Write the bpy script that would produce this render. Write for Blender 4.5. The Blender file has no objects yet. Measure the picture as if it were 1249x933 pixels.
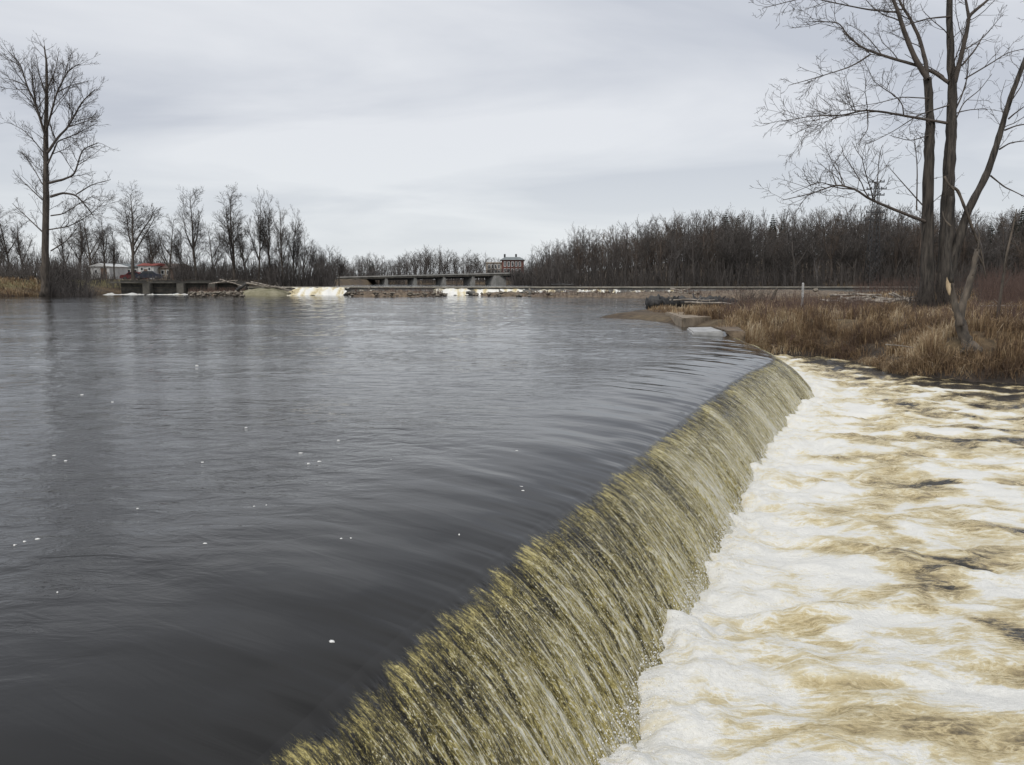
import bpy, math, random
import numpy as np
from mathutils import Vector

# ------------------------------------------------------------------ camera, sky, sun, exposure
scene = bpy.context.scene
COL = scene.collection
F = 1019.0                       # focal length in photo pixels (photo 1249 x 933)
PITCH = math.radians(7.0)
CAMZ = 2.0
cd = bpy.data.cameras.new('camera')
cam = bpy.data.objects.new('camera', cd); COL.objects.link(cam)
cam.location = (0, 0, CAMZ)
cam.rotation_euler = (math.radians(90) - PITCH, 0, 0)
cd.sensor_fit = 'HORIZONTAL'; cd.sensor_width = 36.0
cd.lens = 36.0 * F / 1249.0
cd.clip_start = 0.05; cd.clip_end = 9000
scene.camera = cam

SUN_EL, SUN_AZ = math.radians(48), math.radians(-150)   # light veil behind the clouds
world = bpy.data.worlds.new('World'); scene.world = world
world.use_nodes = True
nt = world.node_tree; nt.nodes.clear()
def wn(t, **kw):
    n = nt.nodes.new(t)
    for k, v in kw.items(): setattr(n, k, v)
    return n
sky = wn('ShaderNodeTexSky', sky_type='NISHITA', sun_disc=False)
sky.sun_elevation = SUN_EL; sky.sun_rotation = SUN_AZ
bg1 = wn('ShaderNodeBackground'); bg1.inputs[1].default_value = 0.10
nt.links.new(sky.outputs[0], bg1.inputs[0])
tc = wn('ShaderNodeTexCoord'); sep = wn('ShaderNodeSeparateXYZ')
nt.links.new(tc.outputs['Generated'], sep.inputs[0])
ab = wn('ShaderNodeMath', operation='ABSOLUTE'); nt.links.new(sep.outputs[2], ab.inputs[0])
ad = wn('ShaderNodeMath', operation='ADD'); nt.links.new(ab.outputs[0], ad.inputs[0]); ad.inputs[1].default_value = 0.10
dx = wn('ShaderNodeMath', operation='DIVIDE'); nt.links.new(sep.outputs[0], dx.inputs[0]); nt.links.new(ad.outputs[0], dx.inputs[1])
dy = wn('ShaderNodeMath', operation='DIVIDE'); nt.links.new(sep.outputs[1], dy.inputs[0]); nt.links.new(ad.outputs[0], dy.inputs[1])
cmb = wn('ShaderNodeCombineXYZ'); nt.links.new(dx.outputs[0], cmb.inputs[0]); nt.links.new(dy.outputs[0], cmb.inputs[1])
cn = wn('ShaderNodeTexNoise'); cn.inputs['Scale'].default_value = 0.55; cn.inputs['Detail'].default_value = 7
cn.inputs['Roughness'].default_value = 0.5; cn.inputs['Distortion'].default_value = 0.6
mp = wn('ShaderNodeMapping'); mp.inputs['Location'].default_value = (3.1, 1.7, 0); mp.inputs['Scale'].default_value = (0.8, 1.0, 1)
nt.links.new(cmb.outputs[0], mp.inputs[0]); nt.links.new(mp.outputs[0], cn.inputs[0])
cr = wn('ShaderNodeValToRGB')
cr.color_ramp.elements[0].position = 0.40; cr.color_ramp.elements[0].color = (0.475, 0.50, 0.555, 1)
cr.color_ramp.elements[1].position = 0.62; cr.color_ramp.elements[1].color = (0.67, 0.685, 0.715, 1)
nt.links.new(cn.outputs[0], cr.inputs[0])
bg2 = wn('ShaderNodeBackground'); bg2.inputs[1].default_value = 1.0
# thin bright layer towards the horizon all the way round
hz = wn('ShaderNodeMapRange'); hz.inputs[1].default_value = 0.02; hz.inputs[2].default_value = 0.17; hz.inputs[3].default_value = 0.75; hz.inputs[4].default_value = 0.0
nt.links.new(sep.outputs[2], hz.inputs[0])
hm = wn('ShaderNodeMix', data_type='RGBA'); hm.inputs[7].default_value = (0.68, 0.71, 0.725, 1)
nt.links.new(hz.outputs[0], hm.inputs[0]); nt.links.new(cr.outputs[0], hm.inputs[6])
nt.links.new(hm.outputs[2], bg2.inputs[0])
mx = wn('ShaderNodeMixShader'); mx.inputs[0].default_value = 0.94
nt.links.new(bg1.outputs[0], mx.inputs[1]); nt.links.new(bg2.outputs[0], mx.inputs[2])
wo = wn('ShaderNodeOutputWorld'); nt.links.new(mx.outputs[0], wo.inputs[0])

sl = bpy.data.lights.new('sun', 'SUN'); sl.energy = 1.35; sl.angle = math.radians(25); sl.color = (1.0, 0.97, 0.92)
so = bpy.data.objects.new('sun', sl); COL.objects.link(so)
_d = Vector((math.sin(SUN_AZ) * math.cos(SUN_EL), math.cos(SUN_AZ) * math.cos(SUN_EL), math.sin(SUN_EL)))
so.rotation_euler = _d.to_track_quat('Z', 'Y').to_euler()
so.location = (0, 0, 60)
scene.view_settings.view_transform = 'Standard'
scene.view_settings.look = 'None'
scene.view_settings.exposure = 0.25
scene.view_settings.gamma = 1.0
scene.view_settings.use_curve_mapping = False

rng = np.random.default_rng(7)
random.seed(7)

# ------------------------------------------------------------------ helpers
def ray(px, py):
    x = (px - 624.5) / F; y = -(py - 466.5) / F
    return np.array((x, math.cos(PITCH) + y * math.sin(PITCH), -math.sin(PITCH) + y * math.cos(PITCH)))
def at_z(px, py, z):
    d = ray(px, py); k = (z - CAMZ) / d[2]
    return np.array((d[0] * k, d[1] * k, z))
def at_Y(px, py, Y):
    d = ray(px, py); k = Y / d[1]
    return np.array((d[0] * k, Y, CAMZ + d[2] * k))

def _hash(ix, iy, seed):
    h = (ix.astype(np.int64) * 374761393 + iy.astype(np.int64) * 668265263 + seed * 1442695041) & 0xFFFFFFFF
    h = ((h ^ (h >> 13)) * 1274126177) & 0xFFFFFFFF
    return (h ^ (h >> 16)) & 0xFFFFFFFF
def pn(x, y, seed=0):
    x = np.asarray(x, float); y = np.asarray(y, float)
    x, y = np.broadcast_arrays(x, y)
    ix = np.floor(x).astype(np.int64); iy = np.floor(y).astype(np.int64)
    fx = x - ix; fy = y - iy
    u = fx * fx * fx * (fx * (fx * 6 - 15) + 10); v = fy * fy * fy * (fy * (fy * 6 - 15) + 10)
    def g(ox, oy):
        a = _hash(ix + ox, iy + oy, seed) * (2 * math.pi / 4294967296.0)
        return np.cos(a) * (fx - ox) + np.sin(a) * (fy - oy)
    a = g(0, 0); b = g(1, 0); c = g(0, 1); d = g(1, 1)
    return ((a + (b - a) * u) * (1 - v) + (c + (d - c) * u) * v) * 1.5
def fbm(x, y, o=4, seed=0, gain=0.5, lac=2.03):
    s = 0; a = 1.0; t = 0
    for i in range(o):
        s = s + a * pn(x * lac ** i + 17.3 * i, y * lac ** i - 9.1 * i, seed + i); t += a; a *= gain
    return s / t
def sstep(a, b, x):
    t = np.clip((x - a) / (b - a), 0, 1); return t * t * (3 - 2 * t)

def make_mesh(name, V, faces, smooth=True, attrs=None):
    me = bpy.data.meshes.new(name)
    V = np.asarray(V, np.float32)
    if not isinstance(faces, (list, tuple)): faces = [faces]
    faces = [np.asarray(f, np.int32) for f in faces if len(f)]
    lt = np.concatenate([np.full(len(f), f.shape[1], np.int32) for f in faces])
    lv = np.concatenate([f.ravel() for f in faces])
    ls = np.concatenate([[0], np.cumsum(lt)[:-1]]).astype(np.int32)
    me.vertices.add(len(V)); me.vertices.foreach_set('co', V.ravel())
    me.loops.add(len(lv)); me.loops.foreach_set('vertex_index', lv)
    me.polygons.add(len(lt)); me.polygons.foreach_set('loop_start', ls)
    me.polygons.foreach_set('use_smooth', np.full(len(lt), smooth))
    me.update(calc_edges=True); me.validate()
    if attrs:
        for k, a in attrs.items():
            at = me.attributes.new(k, 'FLOAT', 'POINT'); at.data.foreach_set('value', np.asarray(a, np.float32).ravel())
    return me
def link(name, me, mat, parent=None, loc=None):
    o = bpy.data.objects.new(name, me); COL.objects.link(o)
    if mat is not None and me is not None:
        if len(me.materials) == 0: me.materials.append(mat)
    if parent: o.parent = parent
    if loc is not None: o.location = loc
    return o
def empty(name, loc):
    o = bpy.data.objects.new(name, None); COL.objects.link(o); o.location = loc; o.empty_display_size = 0.2
    return o
def tag(o, label, cat, group=None, kind=None):
    o['label'] = label; o['category'] = cat
    if group: o['group'] = group
    if kind: o['kind'] = kind
    return o
def struct(o, label=None):
    o['kind'] = 'structure'
    if label: o['label'] = label
    return o
def grid_faces(nr, nc, keep=None):
    i = np.arange(nr - 1)[:, None] * nc + np.arange(nc - 1)[None, :]
    f = np.stack([i, i + 1, i + nc + 1, i + nc], -1).reshape(-1, 4)
    if keep is not None: f = f[keep.reshape(-1)]
    return f
def compact(V, Fc, attrs=None):
    used = np.unique(Fc); m = np.full(len(V), -1); m[used] = np.arange(len(used))
    return V[used], m[Fc], {k: a[used] for k, a in (attrs or {}).items()}

class Acc:
    """collects tubes and boxes into one mesh"""
    def __init__(s): s.V = []; s.F3 = []; s.F4 = []; s.n = 0
    def tube(s, pts, rad, sides=4, cap=True, rough=0.0, seed=0):
        pts = np.asarray(pts, float); rad = np.asarray(rad, float); m = len(pts)
        tg = np.empty_like(pts); tg[1:-1] = pts[2:] - pts[:-2] if m > 2 else 0
        tg[0] = pts[1] - pts[0]; tg[-1] = pts[-1] - pts[-2]
        tg /= np.linalg.norm(tg, axis=1)[:, None] + 1e-9
        mean = tg.mean(0); ref = np.array((1.0, 0, 0)) if abs(mean[0]) < 0.6 else np.array((0, 1.0, 0))
        a = np.cross(tg, ref); a /= np.linalg.norm(a, axis=1)[:, None] + 1e-9
        b = np.cross(tg, a)
        th = np.arange(sides) * 2 * math.pi / sides
        R = rad[:, None]
        if rough:
            R = R * (1 + rough * pn(np.arange(m)[:, None] * 0.45 + seed * 3.7, np.arange(sides)[None, :] * 0.9 + seed, seed) + rough * 0.5 * pn(np.arange(m)[:, None] * 0.9, np.arange(sides)[None, :] * 1.7, seed + 5))
        else: R = np.repeat(R, sides, 1)
        ring = pts[:, None, :] + R[:, :, None] * (np.cos(th)[None, :, None] * a[:, None, :] + np.sin(th)[None, :, None] * b[:, None, :])
        i = np.arange(m - 1)[:, None] * sides + np.arange(sides)[None, :]
        j = np.arange(m - 1)[:, None] * sides + (np.arange(sides)[None, :] + 1) % sides
        f = np.stack([i, j, j + sides, i + sides], -1).reshape(-1, 4) + s.n
        s.V.append(ring.reshape(-1, 3)); s.F4.append(f)
        if cap:
            c0 = s.n; c1 = s.n + (m - 1) * sides
            k = np.arange(1, sides - 1)
            s.F3.append(np.stack([np.full(len(k), c0), c0 + k + 1, c0 + k], -1))
            s.F3.append(np.stack([np.full(len(k), c1), c1 + k, c1 + k + 1], -1))
        s.n += m * sides
    def box(s, c, size, rz=0.0, jit=0.0):
        c = np.asarray(c, float); h = np.asarray(size, float) / 2
        v = np.array([(x, y, z) for z in (-1, 1) for y in (-1, 1) for x in (-1, 1)], float) * h
        if jit: v = v + rng.uniform(-jit, jit, v.shape)
        cr_, sr_ = math.cos(rz), math.sin(rz)
        v = np.stack([v[:, 0] * cr_ - v[:, 1] * sr_, v[:, 0] * sr_ + v[:, 1] * cr_, v[:, 2]], -1) + c
        s.V.append(v)
        s.F4.append(np.array([(0, 2, 3, 1), (4, 5, 7, 6), (0, 1, 5, 4), (2, 6, 7, 3), (0, 4, 6, 2), (1, 3, 7, 5)]) + s.n); s.n += 8
    def raw(s, V, F3=None, F4=None):
        s.V.append(np.asarray(V, float))
        if F3 is not None: s.F3.append(np.asarray(F3) + s.n)
        if F4 is not None: s.F4.append(np.asarray(F4) + s.n)
        s.n += len(V)
    def arrays(s):
        V = np.concatenate(s.V)
        f3 = np.concatenate(s.F3) if s.F3 else np.zeros((0, 3), int)
        f4 = np.concatenate(s.F4) if s.F4 else np.zeros((0, 4), int)
        return V, f3, f4
    def mesh(s, name, origin=(0, 0, 0), smooth=True):
        V, f3, f4 = s.arrays()
        return make_mesh(name, V - np.asarray(origin, float), [f3, f4], smooth)

# ------------------------------------------------------------------ materials
def mat_new(name):
    m = bpy.data.materials.new(name); m.use_nodes = True
    return m, m.node_tree, m.node_tree.nodes['Principled BSDF']
def N(t, ty, **kw):
    n = t.nodes.new(ty)
    for k, v in kw.items(): setattr(n, k, v)
    return n
def ramp(t, src, stops, interp='LINEAR'):
    r = N(t, 'ShaderNodeValToRGB'); e = r.color_ramp.elements; r.color_ramp.interpolation = interp
    while len(e) < len(stops): e.new(0.5)
    for q, (p, c) in zip(e, stops):
        q.position = p; q.color = (*c, 1) if len(c) == 3 else c
    t.links.new(src, r.inputs[0]); return r.outputs[0]
def noise(t, vec, scale, detail=4, rough=0.55, dist=0.0):
    n = N(t, 'ShaderNodeTexNoise'); n.inputs['Scale'].default_value = scale; n.inputs['Detail'].default_value = detail
    n.inputs['Roughness'].default_value = rough; n.inputs['Distortion'].default_value = dist
    if vec is not None: t.links.new(vec, n.inputs['Vector'])
    return n.outputs[0]
def coords(t, scale=(1, 1, 1), kind='Object', rot=(0, 0, 0)):
    c = N(t, 'ShaderNodeTexCoord'); m = N(t, 'ShaderNodeMapping'); m.inputs['Scale'].default_value = scale; m.inputs['Rotation'].default_value = rot
    t.links.new(c.outputs[kind], m.inputs[0]); return m.outputs[0]
def math_(t, op, a, b=None):
    n = N(t, 'ShaderNodeMath', operation=op)
    for i, v in enumerate((a, b)):
        if v is None: continue
        if hasattr(v, 'links'): t.links.new(v, n.inputs[i])
        else: n.inputs[i].default_value = v
    return n.outputs[0]
def bump(t, b, h, strength, dist=0.02):
    n = N(t, 'ShaderNodeBump'); n.inputs['Strength'].default_value = strength; n.inputs['Distance'].default_value = dist
    t.links.new(h, n.inputs['Height']); t.links.new(n.outputs[0], b.inputs['Normal']); return n
def simple(name, c0, c1, scale=3.0, rough=0.85, sc=(1, 1, 1), bmp=0.4, detail=6, lo=0.35, hi=0.65, bd=0.02):
    m, t, b = mat_new(name)
    v = coords(t, sc)
    n = noise(t, v, scale, detail, 0.6)
    t.links.new(ramp(t, n, [(lo, c0), (hi, c1)]), b.inputs['Base Color'])
    b.inputs['Roughness'].default_value = rough
    if bmp: bump(t, b, n, bmp, bd)
    return m
def attr(t, name):
    a = N(t, 'ShaderNodeAttribute'); a.attribute_name = name; return a.outputs['Fac']

M = {}
M['bark_big'] = simple('bark_grey_brown', (0.035, 0.029, 0.023), (0.12, 0.098, 0.078), 6, sc=(1, 1, 0.18), bmp=0.9, bd=0.05)
M['bark_river'] = simple('bark_warm', (0.014, 0.012, 0.01), (0.095, 0.08, 0.065), 9, sc=(1, 1, 0.12), bmp=0.9, bd=0.06)
M['twig'] = simple('twig', (0.055, 0.045, 0.038), (0.11, 0.09, 0.075), 2, bmp=0)
M['twig_far'] = simple('twig_far', (0.06, 0.052, 0.047), (0.12, 0.105, 0.095), 0.6, bmp=0)
M['twig_grey'] = simple('twig_grey', (0.085, 0.076, 0.07), (0.17, 0.152, 0.14), 0.25, bmp=0)
M['twig_brown'] = simple('twig_brown', (0.075, 0.058, 0.045), (0.16, 0.122, 0.095), 0.25, bmp=0)
M['twig_wood'] = simple('twig_wood', (0.055, 0.048, 0.042), (0.125, 0.108, 0.096), 0.25, bmp=0)
M['twig_red'] = simple('twig_red', (0.08, 0.05, 0.04), (0.16, 0.10, 0.075), 0.8, bmp=0)
M['deadwood'] = simple('deadwood', (0.035, 0.03, 0.025), (0.16, 0.13, 0.10), 4, sc=(1, 1, 0.2), bmp=0.8, bd=0.04)
M['driftwood'] = simple('driftwood', (0.14, 0.12, 0.10), (0.42, 0.37, 0.31), 3, sc=(1, 1, 1), bmp=0.6)
M['darklog'] = simple('wet_log', (0.012, 0.012, 0.012), (0.09, 0.085, 0.08), 2.2, sc=(0.35, 1.6, 1.2), bmp=1.0, bd=0.08, rough=0.7)
M['palewood'] = simple('split_wood', (0.30, 0.22, 0.13), (0.5, 0.39, 0.25), 5, sc=(1, 1, 0.2), bmp=0.5)
M['conifer'] = simple('conifer', (0.012, 0.02, 0.013), (0.035, 0.05, 0.03), 2, bmp=0)
M['concrete'] = simple('concrete', (0.24, 0.22, 0.18), (0.40, 0.37, 0.31), 1.6, bmp=0.3)
M['concrete_tan'] = simple('concrete_tan', (0.17, 0.135, 0.095), (0.36, 0.29, 0.21), 2.2, bmp=0.5)
M['concrete_pale'] = simple('concrete_pale', (0.27, 0.265, 0.25), (0.50, 0.49, 0.47), 2.5, bmp=0.3, rough=0.5)
M['concrete_far'] = simple('concrete_far', (0.22, 0.22, 0.20), (0.34, 0.33, 0.31), 0.8, bmp=0.1)
M['concrete_dark'] = simple('concrete_dark', (0.05, 0.046, 0.04), (0.13, 0.12, 0.10), 0.8, bmp=0.2)  # darker concrete for the sluice wall and bridge deck
M['moss_concrete'] = simple('moss_concrete', (0.16, 0.15, 0.08), (0.32, 0.29, 0.2), 1.0, bmp=0.4)
M['dark_timber'] = simple('dark_timber', (0.02, 0.02, 0.018), (0.06, 0.055, 0.045), 2, bmp=0.3)
M['rock'] = simple('rock', (0.10, 0.085, 0.065), (0.27, 0.23, 0.18), 1.5, bmp=0.8, bd=0.06)
M['brick'] = simple('brick', (0.13, 0.055, 0.042), (0.21, 0.085, 0.065), 2.0, bmp=0)
M['stucco'] = simple('stucco', (0.36, 0.31, 0.25), (0.46, 0.40, 0.33), 1.0, bmp=0)
M['white'] = simple('white_paint', (0.62, 0.62, 0.60), (0.75, 0.75, 0.73), 1.0, bmp=0)
M['glass'] = simple('window_glass', (0.03, 0.035, 0.04), (0.05, 0.055, 0.06), 1.0, bmp=0, rough=0.15)
M['slate'] = simple('roof_slate', (0.16, 0.18, 0.18), (0.24, 0.26, 0.26), 1.0, bmp=0)
M['redroof'] = simple('red_roof', (0.24, 0.06, 0.045), (0.34, 0.09, 0.07), 1.0, bmp=0)
M['greyclad'] = simple('grey_cladding', (0.22, 0.24, 0.23), (0.36, 0.38, 0.37), 0.5, bmp=0)
M['brownroof'] = simple('brown_roof', (0.13, 0.09, 0.07), (0.2, 0.14, 0.11), 1.0, bmp=0)
M['steel'] = simple('dark_steel', (0.03, 0.03, 0.032), (0.06, 0.06, 0.06), 2.0, bmp=0, rough=0.6)
M['darkpaint'] = simple('dark_car_paint', (0.02, 0.025, 0.04), (0.03, 0.035, 0.06), 1.0, bmp=0, rough=0.3)
M['redpaint'] = simple('red_car_paint', (0.16, 0.025, 0.025), (0.22, 0.04, 0.04), 1.0, bmp=0, rough=0.3)
M['foam_bit'] = simple('foam_bit', (0.78, 0.77, 0.73), (0.88, 0.87, 0.84), 40, bmp=0.4)

# ground: leaf litter, dry grass thatch, wet dark soil
def ground_mat():
    m, t, b = mat_new('ground_earth')
    v = coords(t)
    n1 = noise(t, v, 0.35, 6, 0.6); n2 = noise(t, v, 4.0, 6, 0.65)
    c1 = ramp(t, n1, [(0.35, (0.075, 0.055, 0.038)), (0.5, (0.13, 0.092, 0.055)), (0.68, (0.18, 0.135, 0.075))])
    c2 = ramp(t, n2, [(0.3, (0.35, 0.35, 0.35)), (0.7, (1.2, 1.15, 1.05))])
    mm = N(t, 'ShaderNodeMix', data_type='RGBA', blend_type='MULTIPLY'); mm.inputs[0].default_value = 1
    t.links.new(c1, mm.inputs[6]); t.links.new(c2, mm.inputs[7]); 
    lw = attr(t, 'lawn')
    g = N(t, 'ShaderNodeMix', data_type='RGBA'); t.links.new(lw, g.inputs[0]); t.links.new(mm.outputs[2], g.inputs[6])
    gl = ramp(t, n2, [(0.3, (0.13, 0.11, 0.045)), (0.7, (0.22, 0.19, 0.09))]); t.links.new(gl, g.inputs[7])
    w = attr(t, 'wet')
    g2 = N(t, 'ShaderNodeMix', data_type='RGBA'); t.links.new(w, g2.inputs[0]); t.links.new(g.outputs[2], g2.inputs[6])
    wl = ramp(t, n2, [(0.35, (0.018, 0.014, 0.011)), (0.7, (0.06, 0.045, 0.033))]); t.links.new(wl, g2.inputs[7])
    t.links.new(g2.outputs[2], b.inputs['Base Color'])
    b.inputs['Roughness'].default_value = 0.9
    bump(t, b, n2, 0.8, 0.08)
    return m
M['ground'] = ground_mat()
M['gravel'] = simple('gravel', (0.075, 0.055, 0.038), (0.24, 0.18, 0.12), 2.5, bmp=0.9, bd=0.1, detail=8)

def water_mat():
    m, t, b = mat_new('river_water')
    b.inputs['Base Color'].default_value = (0.010, 0.009, 0.0075, 1)
    b.inputs['IOR'].default_value = 1.33; b.inputs['Roughness'].default_value = 0.03
    g = N(t, 'ShaderNodeNewGeometry')
    def mp_(sc, rz=0):
        q = N(t, 'ShaderNodeMapping'); q.inputs['Scale'].default_value = sc; q.inputs['Rotation'].default_value = (0, 0, rz)
        t.links.new(g.outputs['Position'], q.inputs[0]); return q.outputs[0]
    calm = attr(t, 'calm')       # 1 in the smooth glide above the crest
    act = math_(t, 'SUBTRACT', 1.0, calm)
    n1 = noise(t, mp_((1.0, 1.9, 1)), 2.0, 4, 0.55, 0.9)
    n2 = noise(t, mp_((0.8, 1.6, 1), 0.2), 7.5, 4, 0.6, 0.6)
    patch = noise(t, mp_((0.07, 0.16, 1)), 1.0, 3, 0.5)
    pr = ramp(t, patch, [(0.3, (0.45,) * 3), (0.7, (1.3,) * 3)])
    h = math_(t, 'ADD', math_(t, 'MULTIPLY', n1, 1.0), math_(t, 'MULTIPLY', n2, 0.22))
    h = math_(t, 'MULTIPLY', math_(t, 'MULTIPLY', h, pr), act)
    # flow-aligned streaks in the glide
    fc = N(t, 'ShaderNodeCombineXYZ'); t.links.new(attr(t, 'fs'), fc.inputs[0]); t.links.new(attr(t, 'ft'), fc.inputs[1])
    fq = N(t, 'ShaderNodeMapping'); fq.inputs['Scale'].default_value = (1, 0.16, 1); t.links.new(fc.outputs[0], fq.inputs[0])
    n3 = noise(t, fq.outputs[0], 5.0, 3, 0.5, 1.0)
    h2 = math_(t, 'ADD', h, math_(t, 'MULTIPLY', math_(t, 'MULTIPLY', n3, calm), 0.10))
    bump(t, b, h2, 1.0, 0.026)
    return m
M['water'] = water_mat()

def fall_mat():
    m, t, b = mat_new('falling_water')
    uv = N(t, 'ShaderNodeCombineXYZ')
    t.links.new(attr(t, 'sc'), uv.inputs[0]); t.links.new(attr(t, 'uc'), uv.inputs[1])
    q = N(t, 'ShaderNodeMapping'); q.inputs['Scale'].default_value = (1, 0.2, 1); t.links.new(uv.outputs[0], q.inputs[0])
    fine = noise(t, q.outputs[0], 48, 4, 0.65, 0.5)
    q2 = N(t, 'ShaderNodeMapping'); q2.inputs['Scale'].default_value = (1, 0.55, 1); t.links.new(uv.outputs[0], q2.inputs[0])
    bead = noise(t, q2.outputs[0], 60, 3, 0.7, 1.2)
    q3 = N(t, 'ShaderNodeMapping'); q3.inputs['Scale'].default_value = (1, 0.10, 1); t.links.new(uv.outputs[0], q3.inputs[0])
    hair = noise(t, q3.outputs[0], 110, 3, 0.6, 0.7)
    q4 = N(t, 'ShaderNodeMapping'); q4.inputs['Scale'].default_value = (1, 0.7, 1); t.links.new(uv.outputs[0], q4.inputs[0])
    drop = noise(t, q4.outputs[0], 105, 2, 0.6, 0.5)  # speck pattern for the painted glints
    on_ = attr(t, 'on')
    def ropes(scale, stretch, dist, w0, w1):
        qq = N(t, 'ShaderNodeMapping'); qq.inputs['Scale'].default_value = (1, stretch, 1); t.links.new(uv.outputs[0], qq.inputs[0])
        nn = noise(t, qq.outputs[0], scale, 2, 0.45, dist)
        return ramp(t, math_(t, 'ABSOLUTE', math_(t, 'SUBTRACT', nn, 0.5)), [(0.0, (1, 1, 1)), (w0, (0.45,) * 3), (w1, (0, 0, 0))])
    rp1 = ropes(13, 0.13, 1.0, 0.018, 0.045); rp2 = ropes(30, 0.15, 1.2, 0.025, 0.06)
    a = math_(t, 'ADD', attr(t, 'aer_glint'), math_(t, 'MULTIPLY', math_(t, 'SUBTRACT', fine, 0.5), 0.65))
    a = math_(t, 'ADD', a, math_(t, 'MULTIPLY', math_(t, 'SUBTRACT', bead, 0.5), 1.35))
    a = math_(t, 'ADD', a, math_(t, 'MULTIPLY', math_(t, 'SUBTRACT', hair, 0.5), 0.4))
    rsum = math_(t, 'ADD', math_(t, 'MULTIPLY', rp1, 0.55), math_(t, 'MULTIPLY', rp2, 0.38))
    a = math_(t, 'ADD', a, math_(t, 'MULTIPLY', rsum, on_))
    sp = ramp(t, drop, [(0.57, (0, 0, 0)), (0.66, (1, 1, 1))])  # bright specks paint the sky glints of drops into the colour
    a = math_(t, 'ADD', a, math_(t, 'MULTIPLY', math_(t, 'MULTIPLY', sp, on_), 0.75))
    col = ramp(t, a, [(0.06, (0.010, 0.009, 0.0075)), (0.26, (0.05, 0.044, 0.02)), (0.44, (0.215, 0.178, 0.062)), (0.64, (0.49, 0.41, 0.145)), (0.84, (0.73, 0.64, 0.31)), (1.0, (0.94, 0.90, 0.74))])  # palest tones stand in for sky highlights on the strands
    t.links.new(col, b.inputs['Base Color'])
    t.links.new(ramp(t, a, [(0.1, (0.03,) * 3), (0.9, (0.20,) * 3)]), b.inputs['Roughness'])
    b.inputs['IOR'].default_value = 1.36
    h = math_(t, 'ADD', math_(t, 'ADD', math_(t, 'MULTIPLY', fine, 1.0), math_(t, 'MULTIPLY', bead, 0.9)), math_(t, 'MULTIPLY', hair, 0.6))
    h = math_(t, 'ADD', h, math_(t, 'MULTIPLY', rsum, 0.7))
    h = math_(t, 'MULTIPLY', h, on_)
    bn = bump(t, b, h, 1.0, 0.045)
    t.links.new(math_(t, 'MULTIPLY', math_(t, 'POWER', on_, 2.0), 0.3), b.inputs['Coat Weight']); b.inputs['Coat Roughness'].default_value = 0.07; b.inputs['Coat IOR'].default_value = 1.5
    t.links.new(bn.outputs[0], b.inputs['Coat Normal'])
    return m
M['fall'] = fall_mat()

def foam_mat():
    m, t, b = mat_new('foaming_water')
    g = N(t, 'ShaderNodeNewGeometry')
    q = N(t, 'ShaderNodeMapping'); q.inputs['Scale'].default_value = (0.85, 1.1, 1); q.inputs['Rotation'].default_value = (0, 0, 0.15); t.links.new(g.outputs['Position'], q.inputs[0])
    n1 = noise(t, q.outputs[0], 4.0, 6, 0.6, 0.5); n2 = noise(t, q.outputs[0], 26, 5, 0.75, 0.3)
    qs = N(t, 'ShaderNodeMapping'); qs.inputs['Scale'].default_value = (0.45, 1.5, 1); qs.inputs['Rotation'].default_value = (0, 0, 0.1); t.links.new(g.outputs['Position'], qs.inputs[0])
    nw = noise(t, qs.outputs[0], 2.6, 5, 0.6, 0.8)
    web = ramp(t, math_(t, 'ABSOLUTE', math_(t, 'SUBTRACT', nw, 0.5)), [(0.0, (1, 1, 1)), (0.035, (0.25,) * 3), (0.10, (0, 0, 0))])
    nw2 = noise(t, qs.outputs[0], 7.0, 4, 0.6, 1.2)
    web2 = ramp(t, math_(t, 'ABSOLUTE', math_(t, 'SUBTRACT', nw2, 0.5)), [(0.0, (1, 1, 1)), (0.04, (0.2,) * 3), (0.10, (0, 0, 0))])
    a = math_(t, 'ADD', attr(t, 'foam'), math_(t, 'MULTIPLY', math_(t, 'SUBTRACT', n1, 0.5), 0.45))
    a = math_(t, 'ADD', a, math_(t, 'MULTIPLY', math_(t, 'SUBTRACT', n2, 0.5), 0.36))
    a = math_(t, 'ADD', a, math_(t, 'MULTIPLY', web, 0.25))
    a = math_(t, 'ADD', a, math_(t, 'MULTIPLY', web2, 0.18))
    col = ramp(t, a, [(0.0, (0.022, 0.02, 0.017)), (0.12, (0.07, 0.058, 0.036)), (0.25, (0.34, 0.27, 0.15)), (0.38, (0.58, 0.47, 0.26)), (0.55, (0.72, 0.62, 0.39)), (0.68, (0.83, 0.775, 0.62)), (0.82, (0.87, 0.855, 0.795))])
    t.links.new(col, b.inputs['Base Color'])
    t.links.new(ramp(t, a, [(0.2, (0.06,) * 3), (0.6, (0.45,) * 3), (0.8, (0.8,) * 3)]), b.inputs['Roughness'])
    b.inputs['IOR'].default_value = 1.33
    h = math_(t, 'ADD', math_(t, 'MULTIPLY', n1, 1.0), math_(t, 'MULTIPLY', n2, 0.6))
    bump(t, b, h, 0.9, 0.045)
    return m
M['foam'] = foam_mat()

def straw_mat(name, stops):
    m, t, b = mat_new(name)
    t.links.new(ramp(t, attr(t, 'rnd'), stops), b.inputs['Base Color'])
    b.inputs['Roughness'].default_value = 0.8
    return m
M['straw'] = straw_mat('dry_grass', [(0.0, (0.066, 0.040, 0.025)), (0.3, (0.155, 0.096, 0.050)), (0.6, (0.305, 0.208, 0.112)), (0.85, (0.46, 0.355, 0.215)), (1.0, (0.60, 0.50, 0.36))])

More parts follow.
